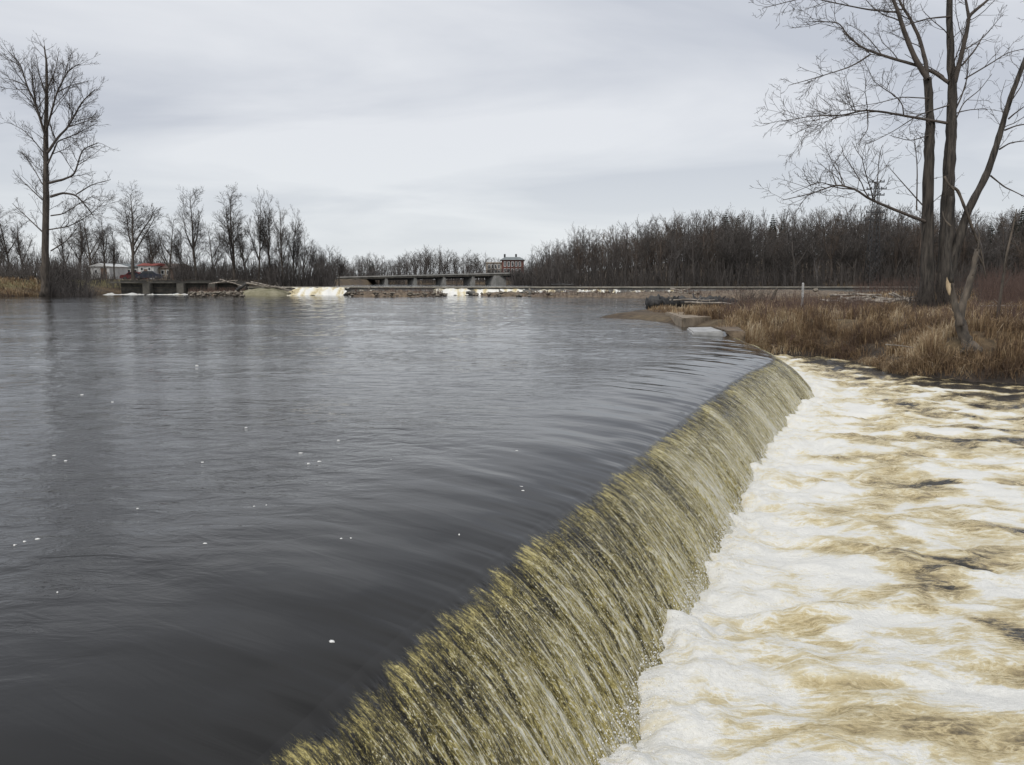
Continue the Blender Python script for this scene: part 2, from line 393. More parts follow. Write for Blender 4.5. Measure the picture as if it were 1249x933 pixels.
# ------------------------------------------------------------------ near weir: crest curve
crest_px = [(310, 920), (420, 825), (525, 735), (640, 645), (740, 575), (835, 500), (900, 455), (943, 436), (916, 420), (892, 411)]
cp = [at_z(x, y, -0.12)[:2] for x, y in crest_px]
cp = [np.array((-3.9, -5.0)), np.array((-2.2, 0.5))] + cp + [np.array((8.42, 32.7))]
cp = np.array(cp)
yy = np.linspace(cp[0, 1], cp[-1, 1], 4000)
xx = np.interp(yy, cp[:, 1], cp[:, 0])
for _ in range(3):
    k = 161; pad = k // 2
    sl0 = (xx[1] - xx[0]); sl1 = xx[-1] - xx[-2]
    xe = np.concatenate([xx[0] + sl0 * np.arange(-pad, 0), xx, xx[-1] + sl1 * np.arange(1, pad + 1)])
    xx = np.convolve(xe, np.ones(k) / k, 'valid')
arc = np.concatenate([[0], np.cumsum(np.hypot(np.diff(xx), np.diff(yy)))])
tx = np.gradient(xx, arc); ty = np.gradient(yy, arc)
def crest(s):
    x = np.interp(s, arc, xx); y = np.interp(s, arc, yy); a = np.interp(s, arc, tx); b = np.interp(s, arc, ty)
    l = np.hypot(a, b); a = a / l; b = b / l
    e = np.clip(s - arc[-1], 0, None); x = x + a * e; y = y + b * e
    return x, y, b, -a             # point and downstream unit normal
def crest_dist(x, y):
    """distance upstream(+) of the crest, approximate"""
    shp = np.shape(x); x = np.ravel(x); y = np.ravel(y)
    cx = xx[::20]; cy = yy[::20]; nx = (ty / np.hypot(tx, ty))[::20]; ny = -(tx / np.hypot(tx, ty))[::20]
    out = np.empty(len(x))
    for i in range(0, len(x), 4000):
        ddx = x[i:i + 4000, None] - cx; ddy = y[i:i + 4000, None] - cy
        d2 = ddx ** 2 + ddy ** 2; j = d2.argmin(1); r = np.arange(len(j))
        sg = ddx[r, j] * nx[j] + ddy[r, j] * ny[j]
        out[i:i + 4000] = -np.sign(sg) * np.sqrt(d2[r, j])
    return out.reshape(shp)
# samples along the crest: finer near the camera
ss = [0.0]
while ss[-1] < arc[-1] - 0.02:
    y = np.interp(ss[-1], arc, yy)
    ss.append(ss[-1] + (0.12 if y < 2.2 else max(0.011, 0.0028 * y)))
ss = np.array(ss)
LOW = -1.1                            # level of the pool below the weir
def waves(x, y, dcr):
    calm = 1 - sstep(0.6, 3.4, dcr)
    w = 0.020 * fbm(x * 0.55, y * 0.85, 3, 11) + 0.035 * pn(x * 0.16, y * 0.25, 12) + 0.011 * fbm(x * 1.6, y * 2.6, 2, 16) + 0.016 * np.clip(pn(x * 0.7 + 0.4 * pn(x * 0.4, y, 18), y * 2.4, 17), 0.1, 1) ** 1.0 * sstep(-0.1, 0.35, pn(x * 0.13, y * 0.2, 19))
    w = w * (1 - calm * 0.85)
    return w, calm
# strip above the crest (drawdown glide)
STRIP = 9.0
tt = [0.0]; dt = 0.02
while tt[-1] < STRIP: tt.append(tt[-1] + dt); dt *= 1.028
tt = np.array(tt)
def profile_up(d): return -0.15 * np.exp(-d / 0.75)
s1 = np.concatenate([ss, np.arange(ss[-1] + 0.1, ss[-1] + 3, 0.1)])
SS, TT = np.meshgrid(s1, tt)
bx_, by_, nx_, ny_ = crest(SS)
X = bx_ - nx_ * TT; Y = by_ - ny_ * TT
w, calm = waves(X, Y, TT)
lip = 1 - sstep(arc[-1] - 1.2, arc[-1], SS)      # drawdown dies out where the weir ends
S0c = SS - 0.075 * TT * TT                        # flow lines bend from the river towards the lip
streak = 0.013 * pn(S0c * 1.9 + 0.4 * pn(S0c * 0.5, TT * 0.4, 24), TT * 0.35, 25) + 0.004 * pn(S0c * 5.0, TT * 0.45, 26) * sstep(-0.1, 0.4, pn(S0c * 0.7, TT * 0.3, 27)) + 0.024 * pn(S0c * 0.8, TT * 0.25, 28)
w = w + calm * 0.75 * streak * sstep(0.0, 0.5, TT)
fade = sstep(0.0, 0.5, TT)
# furrows that run over the lip, shared with the falling sheet
def furrow(s): return 0.012 * pn(s * 3.1, 0.3, 21) + 0.003 * pn(s * 8.5, 4.1, 22)
Z = profile_up(TT) * lip + w * fade + furrow(S0c) * np.exp(-TT / 0.3) * lip
Vs = np.stack([X, Y, Z], -1).reshape(-1, 3)
river_parts = [(Vs, grid_faces(len(tt), len(s1)), calm.ravel())]
stripc = (S0c.ravel(), TT.ravel())
# wide river sheet
ys = [-6.0]
while ys[-1] < 116: ys.append(ys[-1] + (0.6 if ys[-1] < 8 else max(0.09, 0.0085 * ys[-1])))
ys = np.array(ys)
xs = np.concatenate([np.linspace(-110, -30, 90), np.linspace(-29.4, 12, 300), np.linspace(12.6, 75, 80)])
XX, YY = np.meshgrid(xs, ys)
D = crest_dist(XX, YY)
w, calm = waves(XX, YY, D)
Vo = np.stack([XX, YY, w - 0.004], -1).reshape(-1, 3)
# upstream side only; beyond the far end of the weir everything is the upper river
dk = np.where(YY > 34.0, np.where(XX < np.where(YY < 41, 8.7, 9.5 + (YY - 34.0) * 0.8), 99, -1), D)
c4 = np.minimum.reduce([dk[:-1, :-1], dk[1:, :-1], dk[:-1, 1:], dk[1:, 1:]])
keep = c4 > STRIP - 0.75
Vo, Fo, ao = compact(Vo, grid_faces(len(ys), len(xs), keep), {'calm': calm.ravel()})
n0 = len(Vs)
me = make_mesh('river', np.concatenate([Vs, Vo]), [river_parts[0][1][:, ::-1], Fo + n0], True, {'calm': np.concatenate([river_parts[0][2], ao['calm']]), 'fs': np.concatenate([stripc[0], Vo[:, 0]]), 'ft': np.concatenate([stripc[1], Vo[:, 1]])})
struct(link('river', me, M['water']), 'dark rippled river above the weir')

# falling sheet
nu = 110
uu = np.linspace(0, 1, nu) ** 1.15
SS, UU = np.meshgrid(ss, uu)
bx_, by_, nx_, ny_ = crest(SS - 0.45 * 1.34 * UU)     # the current carries the strands along the weir as they drop
T = 1.34 * UU
Zp = -0.15 - 0.20 * T - 0.50 * T * T
kslope = 0.20 + 1.00 * T; nl = np.hypot(kslope, 1)
on = sstep(0.02, 0.22, UU)
wob = 0.05 * pn(SS * 1.5, UU * 1.3, 31)
sa = SS + wob * UU + 0.03 * pn(SS * 6, UU * 3.0, 33) * UU
def ridged(v): return 1 - np.abs(v) * 2
r1 = ridged(pn(sa * 4.2, UU * 0.9 + 3.3, 34)); r2 = ridged(pn(sa * 10.5, UU * 1.8, 35)); r3 = pn(sa * 26, UU * 5.0, 36); r4 = pn(sa * 55, UU * 13.0, 37)
big = pn(SS * 0.8, UU * 0.7, 38) + 0.7 * pn(SS * 2.3 + 0.3 * UU, UU * 0.6, 39)
disp = on * (0.020 * r1 + 0.018 * r2 + 0.013 * r3 + 0.008 * r4 + 0.026 * big) * (0.45 + 0.75 * UU)
OX = kslope / nl * disp; OZ = 1 / nl * disp
ff = furrow(SS) * (1 - sstep(0, 0.15, UU))
Xf = bx_ + nx_ * (T + OX); Yf = by_ + ny_ * (T + OX); Zf = Zp + OZ + ff
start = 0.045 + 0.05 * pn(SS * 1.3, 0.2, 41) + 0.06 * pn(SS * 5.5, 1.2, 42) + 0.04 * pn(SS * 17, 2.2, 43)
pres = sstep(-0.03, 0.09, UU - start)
str_ = 0.10 + 0.14 * r1 + 0.18 * r2 + 0.26 * r3 + 0.16 * r4 + 0.34 * big  # aeration, its contrast raised to paint pale highlights on the strands
aer_glint = pres * np.clip(str_ * 0.85 + 0.10 + 0.27 * sstep(0.25, 0.9, UU + 0.15 * pn(SS * 3, 0.7, 44)), 0.0, 1.0)
aer_glint = aer_glint + 0.45 * sstep(0.84, 1.0, UU + 0.09 * pn(SS * 6, 0.2, 45) + 0.05 * pn(SS * 21, 0.2, 46))
aer_glint = np.where(pres > 0, aer_glint, 0) - 0.30 * (1 - pres)
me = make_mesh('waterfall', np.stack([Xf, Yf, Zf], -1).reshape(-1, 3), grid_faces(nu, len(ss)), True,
               {'aer_glint': aer_glint, 'sc': SS, 'uc': UU, 'on': sstep(0.02, 0.35, UU) * (0.25 + 0.75 * sstep(-0.1, 0.25, UU - start))})
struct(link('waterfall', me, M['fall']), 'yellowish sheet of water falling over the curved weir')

# pool below the weir
s2 = np.concatenate([ss, np.arange(ss[-1] + 0.1, ss[-1] + 7, 0.1)])
s2 = s2[np.unique(np.concatenate([np.arange(0, len(s2), 2), [len(s2) - 1]]))]
tl = [0.8]; dt = 0.019
while tl[-1] < 60: tl.append(tl[-1] + dt); dt = dt * (1.0045 if tl[-1] < 9 else 1.12)
tl = np.array(tl)
SS, TT = np.meshgrid(s2, tl)
bx_, by_, nx_, ny_ = crest(SS)
X = bx_ + nx_ * TT; Y = by_ + ny_ * TT
td = TT - 1.2
wx = X + 0.5 * fbm(X * 0.6, Y * 0.8, 3, 51); wy = Y + 0.4 * fbm(X * 0.6 + 9, Y * 0.8, 3, 52)
boil = 0.8 * fbm(wx * 0.75, wy * 1.15, 2, 53) + 0.3 * fbm(wx * 2.2, wy * 2.8, 3, 63)
fil = 1 - np.abs(fbm(wx * 0.55 + 5, wy * 1.25, 4, 54)) * 4.2
fil2 = 1 - np.abs(fbm(wx * 1.2 + 5, wy * 2.4, 3, 57)) * 4.0
lump = fbm(X * 1.9, Y * 2.2, 4, 55)
base = 0.70 - 0.36 * sstep(0.5, 2.4, td + 0.5 * boil) - 0.34 * sstep(3.0, 6.0, td + 2.0 * pn(X * 0.25, Y * 0.3, 58))
foam = base + 0.85 * boil * sstep(0.1, 1.2, td) + 0.24 * np.clip(fil, 0, 1) * sstep(0.4, 1.6, td) + 0.10 * np.clip(fil2, 0, 1) + 0.09 * lump
tb = np.linspace(-0.5, 14, 40); ix = np.clip(np.digitize(td, tb), 0, 40); mean_ = np.array([foam[ix == k].mean() if (ix == k).any() else 0.3 for k in range(41)])
target = np.interp(np.concatenate([tb, [20]]), [-0.5, 0.35, 0.9, 1.6, 3.0, 4.5, 7, 20], [0.72, 0.70, 0.59, 0.50, 0.44, 0.28, 0.18, 0.12])
foam = (foam - np.interp(td, np.concatenate([tb, [20]]), mean_)) * 1.3 + np.interp(td, np.concatenate([tb, [20]]), target)
# slack dark water along the far bank
bankd = sstep(21.0, 27.0, Y + 0.25 * (X - 9) + 2.0 * pn(X * 0.4, Y * 0.5, 59)) * sstep(9.8, 12.0, X + pn(X * 0.3, Y * 0.9, 60))
flo = 0.36 - 0.46 * sstep(2.0, 3.8, td + 1.4 * pn(X * 0.35, Y * 0.5, 66))
foam = np.where(foam < flo, flo + (foam - flo) * 0.4, foam) - 0.5 * bankd
amp = 0.35 + 0.65 * np.exp(-np.clip(td, 0, 99) / 3.0)
zz = LOW + amp * (0.22 * fbm(wx * 0.8, wy * 1.2, 4, 56) + 0.055 * lump + 0.03 * np.clip(fil, -1, 1)) + 0.08 * np.exp(-((td - 0.1) / 0.4) ** 2) * (0.9 + 1.6 * fbm(X * 2.5, Y * 2.5, 3, 61))
zz = zz + 0.012 * fbm(X * 7, Y * 9, 3, 62)
zz = np.where(td < -0.15, LOW - 0.05, zz)
me = make_mesh('weir_pool', np.stack([X, Y, zz], -1).reshape(-1, 3), grid_faces(len(tl), len(s2)), True, {'foam': foam})
struct(link('weir_pool', me, M['foam']), 'churning white and tan foam below the weir')

# spray: drops flung off the foot of the fall
def octa_cloud(P, R):
    o = np.array([(1, 0, 0), (-1, 0, 0), (0, 1, 0), (0, -1, 0), (0, 0, 1.3), (0, 0, -1.3)])
    f = np.array([(0, 2, 4), (2, 1, 4), (1, 3, 4), (3, 0, 4), (2, 0, 5), (1, 2, 5), (3, 1, 5), (0, 3, 5)])
    V = (P[:, None, :] + R[:, None, None] * o[None]).reshape(-1, 3)
    Fc = (np.arange(len(P))[:, None, None] * 6 + f[None]).reshape(-1, 3)
    return V, Fc
ns = 5000
s = np.interp(rng.random(ns) ** 1.5, [0, 1], [np.interp(2.5, yy, arc), np.interp(16, yy, arc)])
x, y, nx, ny = crest(s)
t = 1.2 + rng.normal(0, 0.10, ns); z = LOW + 0.06 + np.abs(rng.normal(0, 0.11, ns)) * np.exp(-np.abs(t - 1.2) * 2)
V, Fc = octa_cloud(np.stack([x + nx * t, y + ny * t, z], -1), rng.uniform(0.0025, 0.008, ns))
tag(link('spray', make_mesh('spray', V, Fc, True), M['foam_bit']), 'fine white spray drops at the foot of the fall', 'spray', kind='stuff')

# ------------------------------------------------------------------ ground
UP = np.array([(8.35, 32.3)] + [at_z(x, y, 0)[:2] for x, y in [(862, 402), (830, 396), (780, 391), (722, 387), (745, 383.5), (790, 377.5), (835, 371), (900, 367), (975, 365), (1010, 361)]] + [(44, 104), (46, 113), (60, 190)])
LO = np.array([(8.75, 32.3), (9.4, 33.6), (10.6, 34.4)] + [tuple(at_z(x, y, LOW)[:2]) for x, y in [(1000, 435), (1050, 443), (1095, 458), (1150, 463), (1249, 469)]] + [(22, 22.5), (40, 19), (400, -60)])
LAND = np.concatenate([LO[::-1], UP, np.array([(60, 2000), (400, 2000)])])
def dpoly(x, y, P):
    d = np.full(np.shape(x), 1e9)
    for a, b in zip(P[:-1], P[1:]):
        ab_ = b - a; L2 = ab_ @ ab_
        t = np.clip(((x - a[0]) * ab_[0] + (y - a[1]) * ab_[1]) / L2, 0, 1)
        d = np.minimum(d, np.hypot(x - a[0] - t * ab_[0], y - a[1] - t * ab_[1]))
    return d
def inside(x, y, P):
    c = np.zeros(np.shape(x), bool); Q = np.roll(P, -1, 0)
    for a, b in zip(P, Q):
        if a[1] == b[1]: continue
        cond = ((a[1] > y) != (b[1] > y)) & (x < (b[0] - a[0]) * (y - a[1]) / (b[1] - a[1]) + a[0])
        c ^= cond
    return c
LEFT = np.array([at_z(x, y, 0)[:2] for x, y in [(-330, 368), (0, 362), (60, 361), (125, 359.5)]] + [(-55, 118), (-33, 118), (-33, 2000), (-2000, 2000), (-2000, 60)])
def ground_h(x, y):
    x = np.asarray(x, float); y = np.asarray(y, float)
    nz = fbm(x * 0.35, y * 0.35, 4, 71)
    dU = dpoly(x, y, UP); dL = dpoly(x, y, LO); ins = inside(x, y, LAND)
    zi = np.minimum(np.minimum(-0.06 + 0.22 * dU, LOW - 0.05 + 0.55 * dL), 0.28 - 0.008 * np.clip(y - 38, 0, 30) + 0.013 * np.clip(y - 76, 0, 45)) + 0.10 * nz * sstep(0, 2, np.minimum(dU, dL))
    zo = np.where(dU < dL, -0.08 - 0.4 * dU, LOW - 0.08 - 0.5 * dL)
    z = np.where(ins, zi, np.maximum(zo, -2.2))
    il = inside(x, y, LEFT); dl = dpoly(x, y, LEFT[:6])
    z = np.where(il, np.maximum(z, np.minimum(-0.06 + 0.30 * dl, 2.0) + 0.12 * nz), z)
    # behind the far weir: pool bed, then far banks
    far = (y > 112.5) & (x > -33) & (x < 46)
    shore = 207 + 6 * pn(x * 0.05, 0.4, 73) - 66 * sstep(4, 26, x)
    z = np.where(far, np.minimum(0.5 + 0.0 * x, 1.0), z)
    z = np.where((y > shore) & (x > -33) & (x < 60), np.maximum(z, 0.8 + 0.12 * np.clip(y - shore, 0, 8)), z)
    hill = 8 * sstep(0, 1, (y - 152) / 80) * sstep(14, 75, x)
    z = z + hill + 0.3 * nz * sstep(112, 130, y)
    return z
gx = np.unique(np.concatenate([-np.geomspace(120, 4000, 16), np.linspace(-120, -20, 90), np.linspace(-20, 5, 30), np.linspace(5, 36, 105), np.linspace(36, 120, 60), np.geomspace(120, 4000, 16)]))
gy = np.unique(np.concatenate([[-400, -200, -100, -60], np.linspace(-40, 20, 20), np.linspace(20, 52, 110), np.linspace(52, 125, 100), np.linspace(125, 280, 60), np.geomspace(282, 6000, 20)]))
GX, GY = np.meshgrid(gx, gy)
GZ = ground_h(GX, GY)
lawn = ((GX < -50) & (GZ > 1.0) & (GY < 125)).astype(float)
wet = 1 - sstep(0.3, 1.7, dpoly(GX, GY, LO) + 0.25 * pn(GX * 2, GY * 2, 74))
wet = np.maximum(wet, 0.6 * (1 - sstep(0.1, 0.7, dpoly(GX, GY, UP))))
me = make_mesh('ground', np.stack([GX, GY, GZ], -1).reshape(-1, 3), grid_faces(len(gy), len(gx)), True, {'lawn': lawn, 'wet': wet})
struct(link('ground', me, M['ground']), 'brown earth of the river banks and fields')
def gh(x, y): return float(ground_h(np.array([x]), np.array([y]))[0])

# pool above the far weir and the far weir itself
WY = 112.0
me = make_mesh('upper_pool', np.array([(-34, WY + 0.3, 1.0), (48, WY + 0.3, 1.0), (62, 225, 1.0), (-34, 225, 1.0)]), np.array([(0, 1, 2, 3)]), True, {'calm': np.zeros(4)})
struct(link('upper_pool', me, M['water']), 'thin pale strip of water above the far weir')
fw = empty('far_weir', (10, WY, 0))
seg = []
a = Acc(); a.box((0, 0, 0.42), (90, 0.9, 1.04)); wl = link('wall', a.mesh('far_weir_wall'), M['concrete_far'], fw)
a = Acc(); a.box((0, -0.1, 1.03), (90, 1.2, 0.16)); link('coping', a.mesh('far_weir_coping'), M['concrete'], fw)
tag(fw, 'long low concrete weir wall across the far side of the river', 'weir')
def cascade(px0, px1, seed, dens=1.0, top=1.12, run=2.6):
    x0 = at_Y(px0, 352, WY)[0]; x1 = at_Y(px1, 352, WY)[0]
    n = max(8, int((x1 - x0) / 0.12)); m = 26
    U, Vv = np.meshgrid(np.linspace(x0, x1, n), np.linspace(0, 1, m))
    thick = pn(U * 0.9, Vv * 0.4, seed)
    edge = 0.9 * np.abs(pn(U * 0.5, 3.1, seed + 3))
    yv = WY - 0.75 - run * Vv ** 1.2 - 0.25 * pn(U * 1.5, Vv * 3, seed + 1)
    zv = top - 0.02 - (top - 0.05) * Vv ** 1.5 - edge * 0.25 * Vv + 0.22 * fbm(U * 1.3, Vv * 3, 4, seed + 2)
    zv = np.maximum(zv, -0.15)
    ed = np.minimum(U - x0, x1 - U) + 0.8 * pn(U * 0.3, Vv * 4, seed + 6) - 0.5
    keep = (pn(U * 0.8, Vv * 0.6, seed + 5)[:-1, :-1] < dens - 0.55) & (ed[:-1, :-1] > 0)
    fo = 0.68 + 0.45 * thick + 0.35 * pn(U * 1.6, Vv * 0.8, seed + 8) + 0.15 * pn(U * 5, Vv * 3, seed + 9) - 0.12 * (1 - Vv)
    V, Fc, at = compact(np.stack([U, yv, zv], -1).reshape(-1, 3), grid_faces(m, n, keep)[:, ::-1], {'foam': fo.ravel()})
    o = link('cascade', make_mesh('cascade', V, Fc, True, at), M['foam'])
    struct(o, 'white cascade spilling over the far weir'); return o
for i, (p0, p1, dn, tp) in enumerate([(354, 428, 1.5, 1.02), (428, 462, 0.7, 0.7), (526, 575, 1.15, 0.85), (575, 640, 0.95, 0.8), (648, 690, 0.7, 0.7), (696, 760, 0.8, 0.72), (764, 800, 0.65, 0.65), (806, 836, 0.7, 0.65)]):
    cascade(p0, p1, 101 + 7 * i, dn, tp, 2.6 if tp > 1 else 1.6)

# gravel bars and rubble below the far weir
def bar(name, px0, px1, y0, y1, h, seed, mat='gravel', label=None, rough=0.18):
    xa = at_Y(px0, 358, (y0 + y1) / 2)[0]; xb = at_Y(px1, 358, (y0 + y1) / 2)[0]
    n = int(max(20, (xb - xa) / 0.25)); m = 34
    U, Vv = np.meshgrid(np.linspace(-1, 1, n), np.linspace(-1, 1, m))
    x = (xa + xb) / 2 + U * (xb - xa) / 2; y = (y0 + y1) / 2 + Vv * (y1 - y0) / 2
    e = 1 - (np.abs(U) ** 2.4 + np.abs(Vv) ** 2.2) - 0.35 * np.abs(fbm(x * 0.35, y * 0.5, 3, seed + 1))
    z = np.where(e > 0, h * np.sqrt(np.clip(e, 0, 1)), 0.5 * e) + rough * fbm(x * 1.1, y * 1.6, 4, seed) - 0.08
    z = np.maximum(z, -0.6)
    o = link(name, make_mesh(name, np.stack([x, y, z], -1).reshape(-1, 3), grid_faces(m, n), True), M[mat])
    return struct(o, label)
bar('gravel_bar', 640, 760, 98, 109, 0.55, 201, label='brown gravel bar below the far weir')
bar('gravel_bar', 735, 850, 94, 107.5, 0.6, 211, label='brown gravel bar below the far weir')
bar('gravel_bar', 428, 532, 101, 109.3, 0.7, 221, label='brown rubble bar below the far weir', rough=0.4)
bar('gravel_bar', 585, 645, 104, 108.6, 0.5, 231, label='small rubble bar between the cascades', rough=0.35)
bar('gravel_bar', 820, 1075, 94, 114, 0.85, 241, label='brown weedy bar joining the meadow')
bar('gravel_bar', 292, 358, 108, 115, 1.00, 251, mat='moss_concrete', label='low tan mound at the end of the far weir')
bar('gravel_bar', 232, 300, 109, 116, 0.55, 261, label='muddy bar beside the sluice wall', rough=0.3)

# rounded boulder builder
def rock_mesh(name, r, seed, flat=0.6):
    import bmesh
    bm = bmesh.new(); bmesh.ops.create_icosphere(bm, subdivisions=3, radius=1)
    V = np.array([v.co[:] for v in bm.verts]); Fc = np.array([[v.index for v in f.verts] for f in bm.faces]); bm.free()
    k = 1 + 0.30 * pn(V[:, 0] * 1.3 + V[:, 2], V[:, 1] * 1.3 + seed, seed) + 0.14 * pn(V[:, 0] * 3 + seed, V[:, 1] * 3 + V[:, 2] * 2, seed + 1)
    V = V * k[:, None] * np.array((r, r * 0.8, r * flat))
    return make_mesh(name, V, Fc, False)
RM = [rock_mesh('rock', 1.0, 300 + i, 0.55 + 0.1 * (i % 3)) for i in range(5)]
def rock(x, y, z, r, label, group, mat='rock', cat='rock'):
    i = random.randrange(5)
    o = link('rock', RM[i], M[mat]); o.location = (x, y, z); o.scale = (r * random.uniform(0.9, 1.3), r, r); o.rotation_euler = (0, 0, random.uniform(0, 6.28))
    return tag(o, label, cat, group)
# stones of the far side, countable ones
for (px, py, w) in [(446, 358, 5), (468, 357, 6), (482, 359, 7), (497, 357, 8), (512, 358, 9), (530, 356, 6), (585, 357, 5), (604, 358, 8), (622, 357, 9), (640, 359, 6)]:
    p = at_z(px, py + 1, 0.05); r = w * p[1] / F / 2 * 1.3
    rock(p[0], min(p[1], 108.5), 0.1, r, 'brown rubble stone at the foot of the far weir', 'rubble stones under the far weir')
for (px, py, w) in [(108, 359, 8), (119, 358.5, 10), (128, 359, 7), (18, 361, 7), (68, 360, 9), (84, 360, 7), (97, 360, 8), (40, 361, 6)]:
    p = at_z(px, py, 0.0); r = w * p[1] / F / 2
    rock(p[0], p[1], 0.05, r, 'dark shoreline stone below the left bank brush', 'shoreline stones of the left bank')
p = at_Y(995, 353, 92); rock(p[0], p[1], 0.9, 0.35, 'round pale boulder in the meadow near the white post', None, 'concrete_pale', 'boulder')

ra = Acc()
for k in range(520):
    px = random.choice([random.uniform(425, 545), random.uniform(580, 850), random.uniform(640, 860), random.uniform(232, 300)]); yv = random.uniform(99, 110.5); xv = (px - 624.5) / F * yv
    r_ = random.uniform(0.08, 0.32); V = np.array([(1, 0, 0), (-1, 0, 0), (0, 1, 0), (0, -1, 0), (0, 0, .8), (0, 0, -.8), (.6, .6, .4), (-.6, .5, .4), (-.5, -.6, .4), (.6, -.5, .4)]) * r_ * np.random.default_rng(k).uniform(0.6, 1.4, (10, 3)) + (xv, yv, random.uniform(0.05, 0.45))
    ra.raw(V, F3=[(6, 2, 4), (2, 7, 4), (7, 1, 4), (1, 8, 4), (8, 3, 4), (3, 9, 4), (9, 0, 4), (0, 6, 4), (0, 2, 6), (2, 1, 7), (1, 3, 8), (3, 0, 9), (2, 0, 5), (1, 2, 5), (3, 1, 5), (0, 3, 5)])
tag(link('rubble', ra.mesh('rubble', smooth=False), M['rock']), 'scattered small stones on the bars under the far weir', 'rubble', kind='stuff')

# ------------------------------------------------------------------ objects at the tip of the near spit
# slabs
def slab(name, corners, top, thick, mat, label, bev=0.05):
    """irregular concrete block from four ground corners"""
    import bmesh
    bm = bmesh.new()
    vs = [bm.verts.new((c[0], c[1], top - thick + 0.02 * random.random())) for c in corners]
    f = bm.faces.new(vs)
    r = bmesh.ops.extrude_face_region(bm, geom=[f]); nv = [g for g in r['geom'] if isinstance(g, bmesh.types.BMVert)]
    for v in nv: v.co.z = top + random.uniform(-0.02, 0.02)
    bmesh.ops.recalc_face_normals(bm, faces=bm.faces)
    bmesh.ops.bevel(bm, geom=list(bm.edges), offset=bev, segments=2, affect='EDGES')
    bmesh.ops.subdivide_edges(bm, edges=[e for e in bm.edges if e.calc_length() > 0.4], cuts=5, use_grid_fill=True)
    for v in bm.verts:
        q = float(fbm(np.array([v.co.x * 2.1]), np.array([v.co.y * 2.1 + v.co.z * 3]), 3, 91)[0]); v.co.z += 0.012 * q; v.co.x += 0.02 * q
    c = np.mean(corners, 0); base = Vector((c[0], c[1], top - thick))
    for v in bm.verts: v.co -= base
    me = bpy.data.meshes.new(name); bm.to_mesh(me); bm.free()
    o = link(name, me, M[mat]); o.location = base
    return tag(o, label, 'slab')
slab('concrete_block', [at_z(811, 380, 0.36)[:2], at_z(832, 388.6, 0.36)[:2], at_z(869, 386, 0.36)[:2], at_z(838, 379.7, 0.36)[:2]], 0.36, 0.8, 'concrete_tan', 'tan flat concrete block at the tip of the grassy spit')
slab('concrete_step', [at_z(838, 398, 0.15)[:2], at_z(845, 403.5, 0.15)[:2], at_z(883, 402.5, 0.15)[:2], at_z(868, 396.7, 0.15)[:2]], 0.10, 0.45, 'concrete_pale', 'low pale wet concrete slab at the water edge below the tan block')
slab('abutment', [(8.28, 32.15), (8.95, 32.0), (9.9, 37.0), (8.6, 37.0)], 0.05, 1.6, 'gravel', 'low brown concrete abutment where the curved weir meets the bank')

# big dark log
def log_mesh(p0, p1, r0, r1, seed, sides=14, n=26, wob=0.12, rough=0.45):
    a = Acc(); p0 = np.array(p0); p1 = np.array(p1); t = np.linspace(0, 1, n)
    pts = p0 + (p1 - p0) * t[:, None]; L = np.linalg.norm(p1 - p0)
    pts[:, 2] += wob * r0 * pn(t * 3, 0.5, seed); pts[:, 1] += wob * 2 * r0 * pn(t * 2.5, 2.5, seed)
    a.tube(pts, r0 + (r1 - r0) * t, sides, True, rough, seed); return a, pts
p0 = at_Y(792, 371.0, 57.0); p1 = at_Y(893, 369.5, 61.0)
a, _ = log_mesh(p0, p1, 0.42, 0.34, 401, 11, 60, 0.3, 0.85)
lg = empty('fallen_log', ((p0[0] + p1[0]) / 2, 58.5, 0.2)); o_ = np.array(lg.location)
link('log_trunk', a.mesh('fallen_log', o_), M['darklog'], lg)
for (f, dx_, dz_) in [(0.25, 0.5, 0.55), (0.55, -0.3, 0.7), (0.8, 0.6, 0.5)]:
    q = p0 + (p1 - p0) * f; b = Acc(); b.tube([q, q + (dx_, -0.2, dz_)], [0.10, 0.05], 6, True); link('branch_stub', b.mesh('stub', o_), M['darklog'], lg)
lg.children[0].data.shade_flat() if hasattr(lg.children[0].data, 'shade_flat') else None
tag(lg, 'thick dark waterlogged log lying behind the tan concrete block', 'log')

# driftwood
def driftwood(pts, rads, label, group=None, mat='driftwood', nbr=3, cat='driftwood'):
    pts = np.array(pts, float); base = pts.mean(0); base[2] = pts[:, 2].min()
    t0 = np.linspace(0, 1, len(pts)); t = np.linspace(0, 1, 14)
    P = np.stack([np.interp(t, t0, pts[:, k]) for k in range(3)], -1); L = np.linalg.norm(P[-1] - P[0])
    P += 0.03 * L * np.stack([pn(t * 3, 0.1 + base[0], 7), pn(t * 3, 5.1 + base[0], 8), 0.6 * pn(t * 3, 9.1 + base[0], 9)], -1)
    R = np.interp(t, t0, rads) if len(rads) == len(pts) else np.linspace(rads[0], rads[-1], 14)
    e = empty('driftwood', base); a = Acc(); a.tube(P, R, 8, True, 0.3, int(abs(base[0]) * 7) % 97); link('stem', a.mesh('drift_stem', base), M[mat], e)
    for k in range(nbr):
        i = random.randrange(3, 12); d = np.array((random.uniform(-1, 1), random.uniform(-0.6, 0.6), random.uniform(0.15, 1.0))); d *= L * random.uniform(0.08, 0.2) / np.linalg.norm(d)
        b = Acc(); b.tube([P[i], P[i] + d * 0.5 + (0, 0, 0.03), P[i] + d], [R[i] * 0.5, R[i] * 0.35, R[i] * 0.15], 5, True); link('branch', b.mesh('drift_branch', base), M[mat], e)
    return tag(e, label, cat, group)
def dw(px0, py0, px1, py1, Y, w0, w1, label, group=None, mat='driftwood', nbr=3, dY=0.0):
    return driftwood([at_Y(px0, py0, Y), at_Y((px0 + px1) / 2, (py0 + py1) / 2 - 0.3, Y + dY / 2), at_Y(px1, py1, Y + dY)], [w0 * Y / F / 2, w1 * Y / F / 2], label, group, mat, nbr)
G = 'driftwood heaped on the brown meadow'
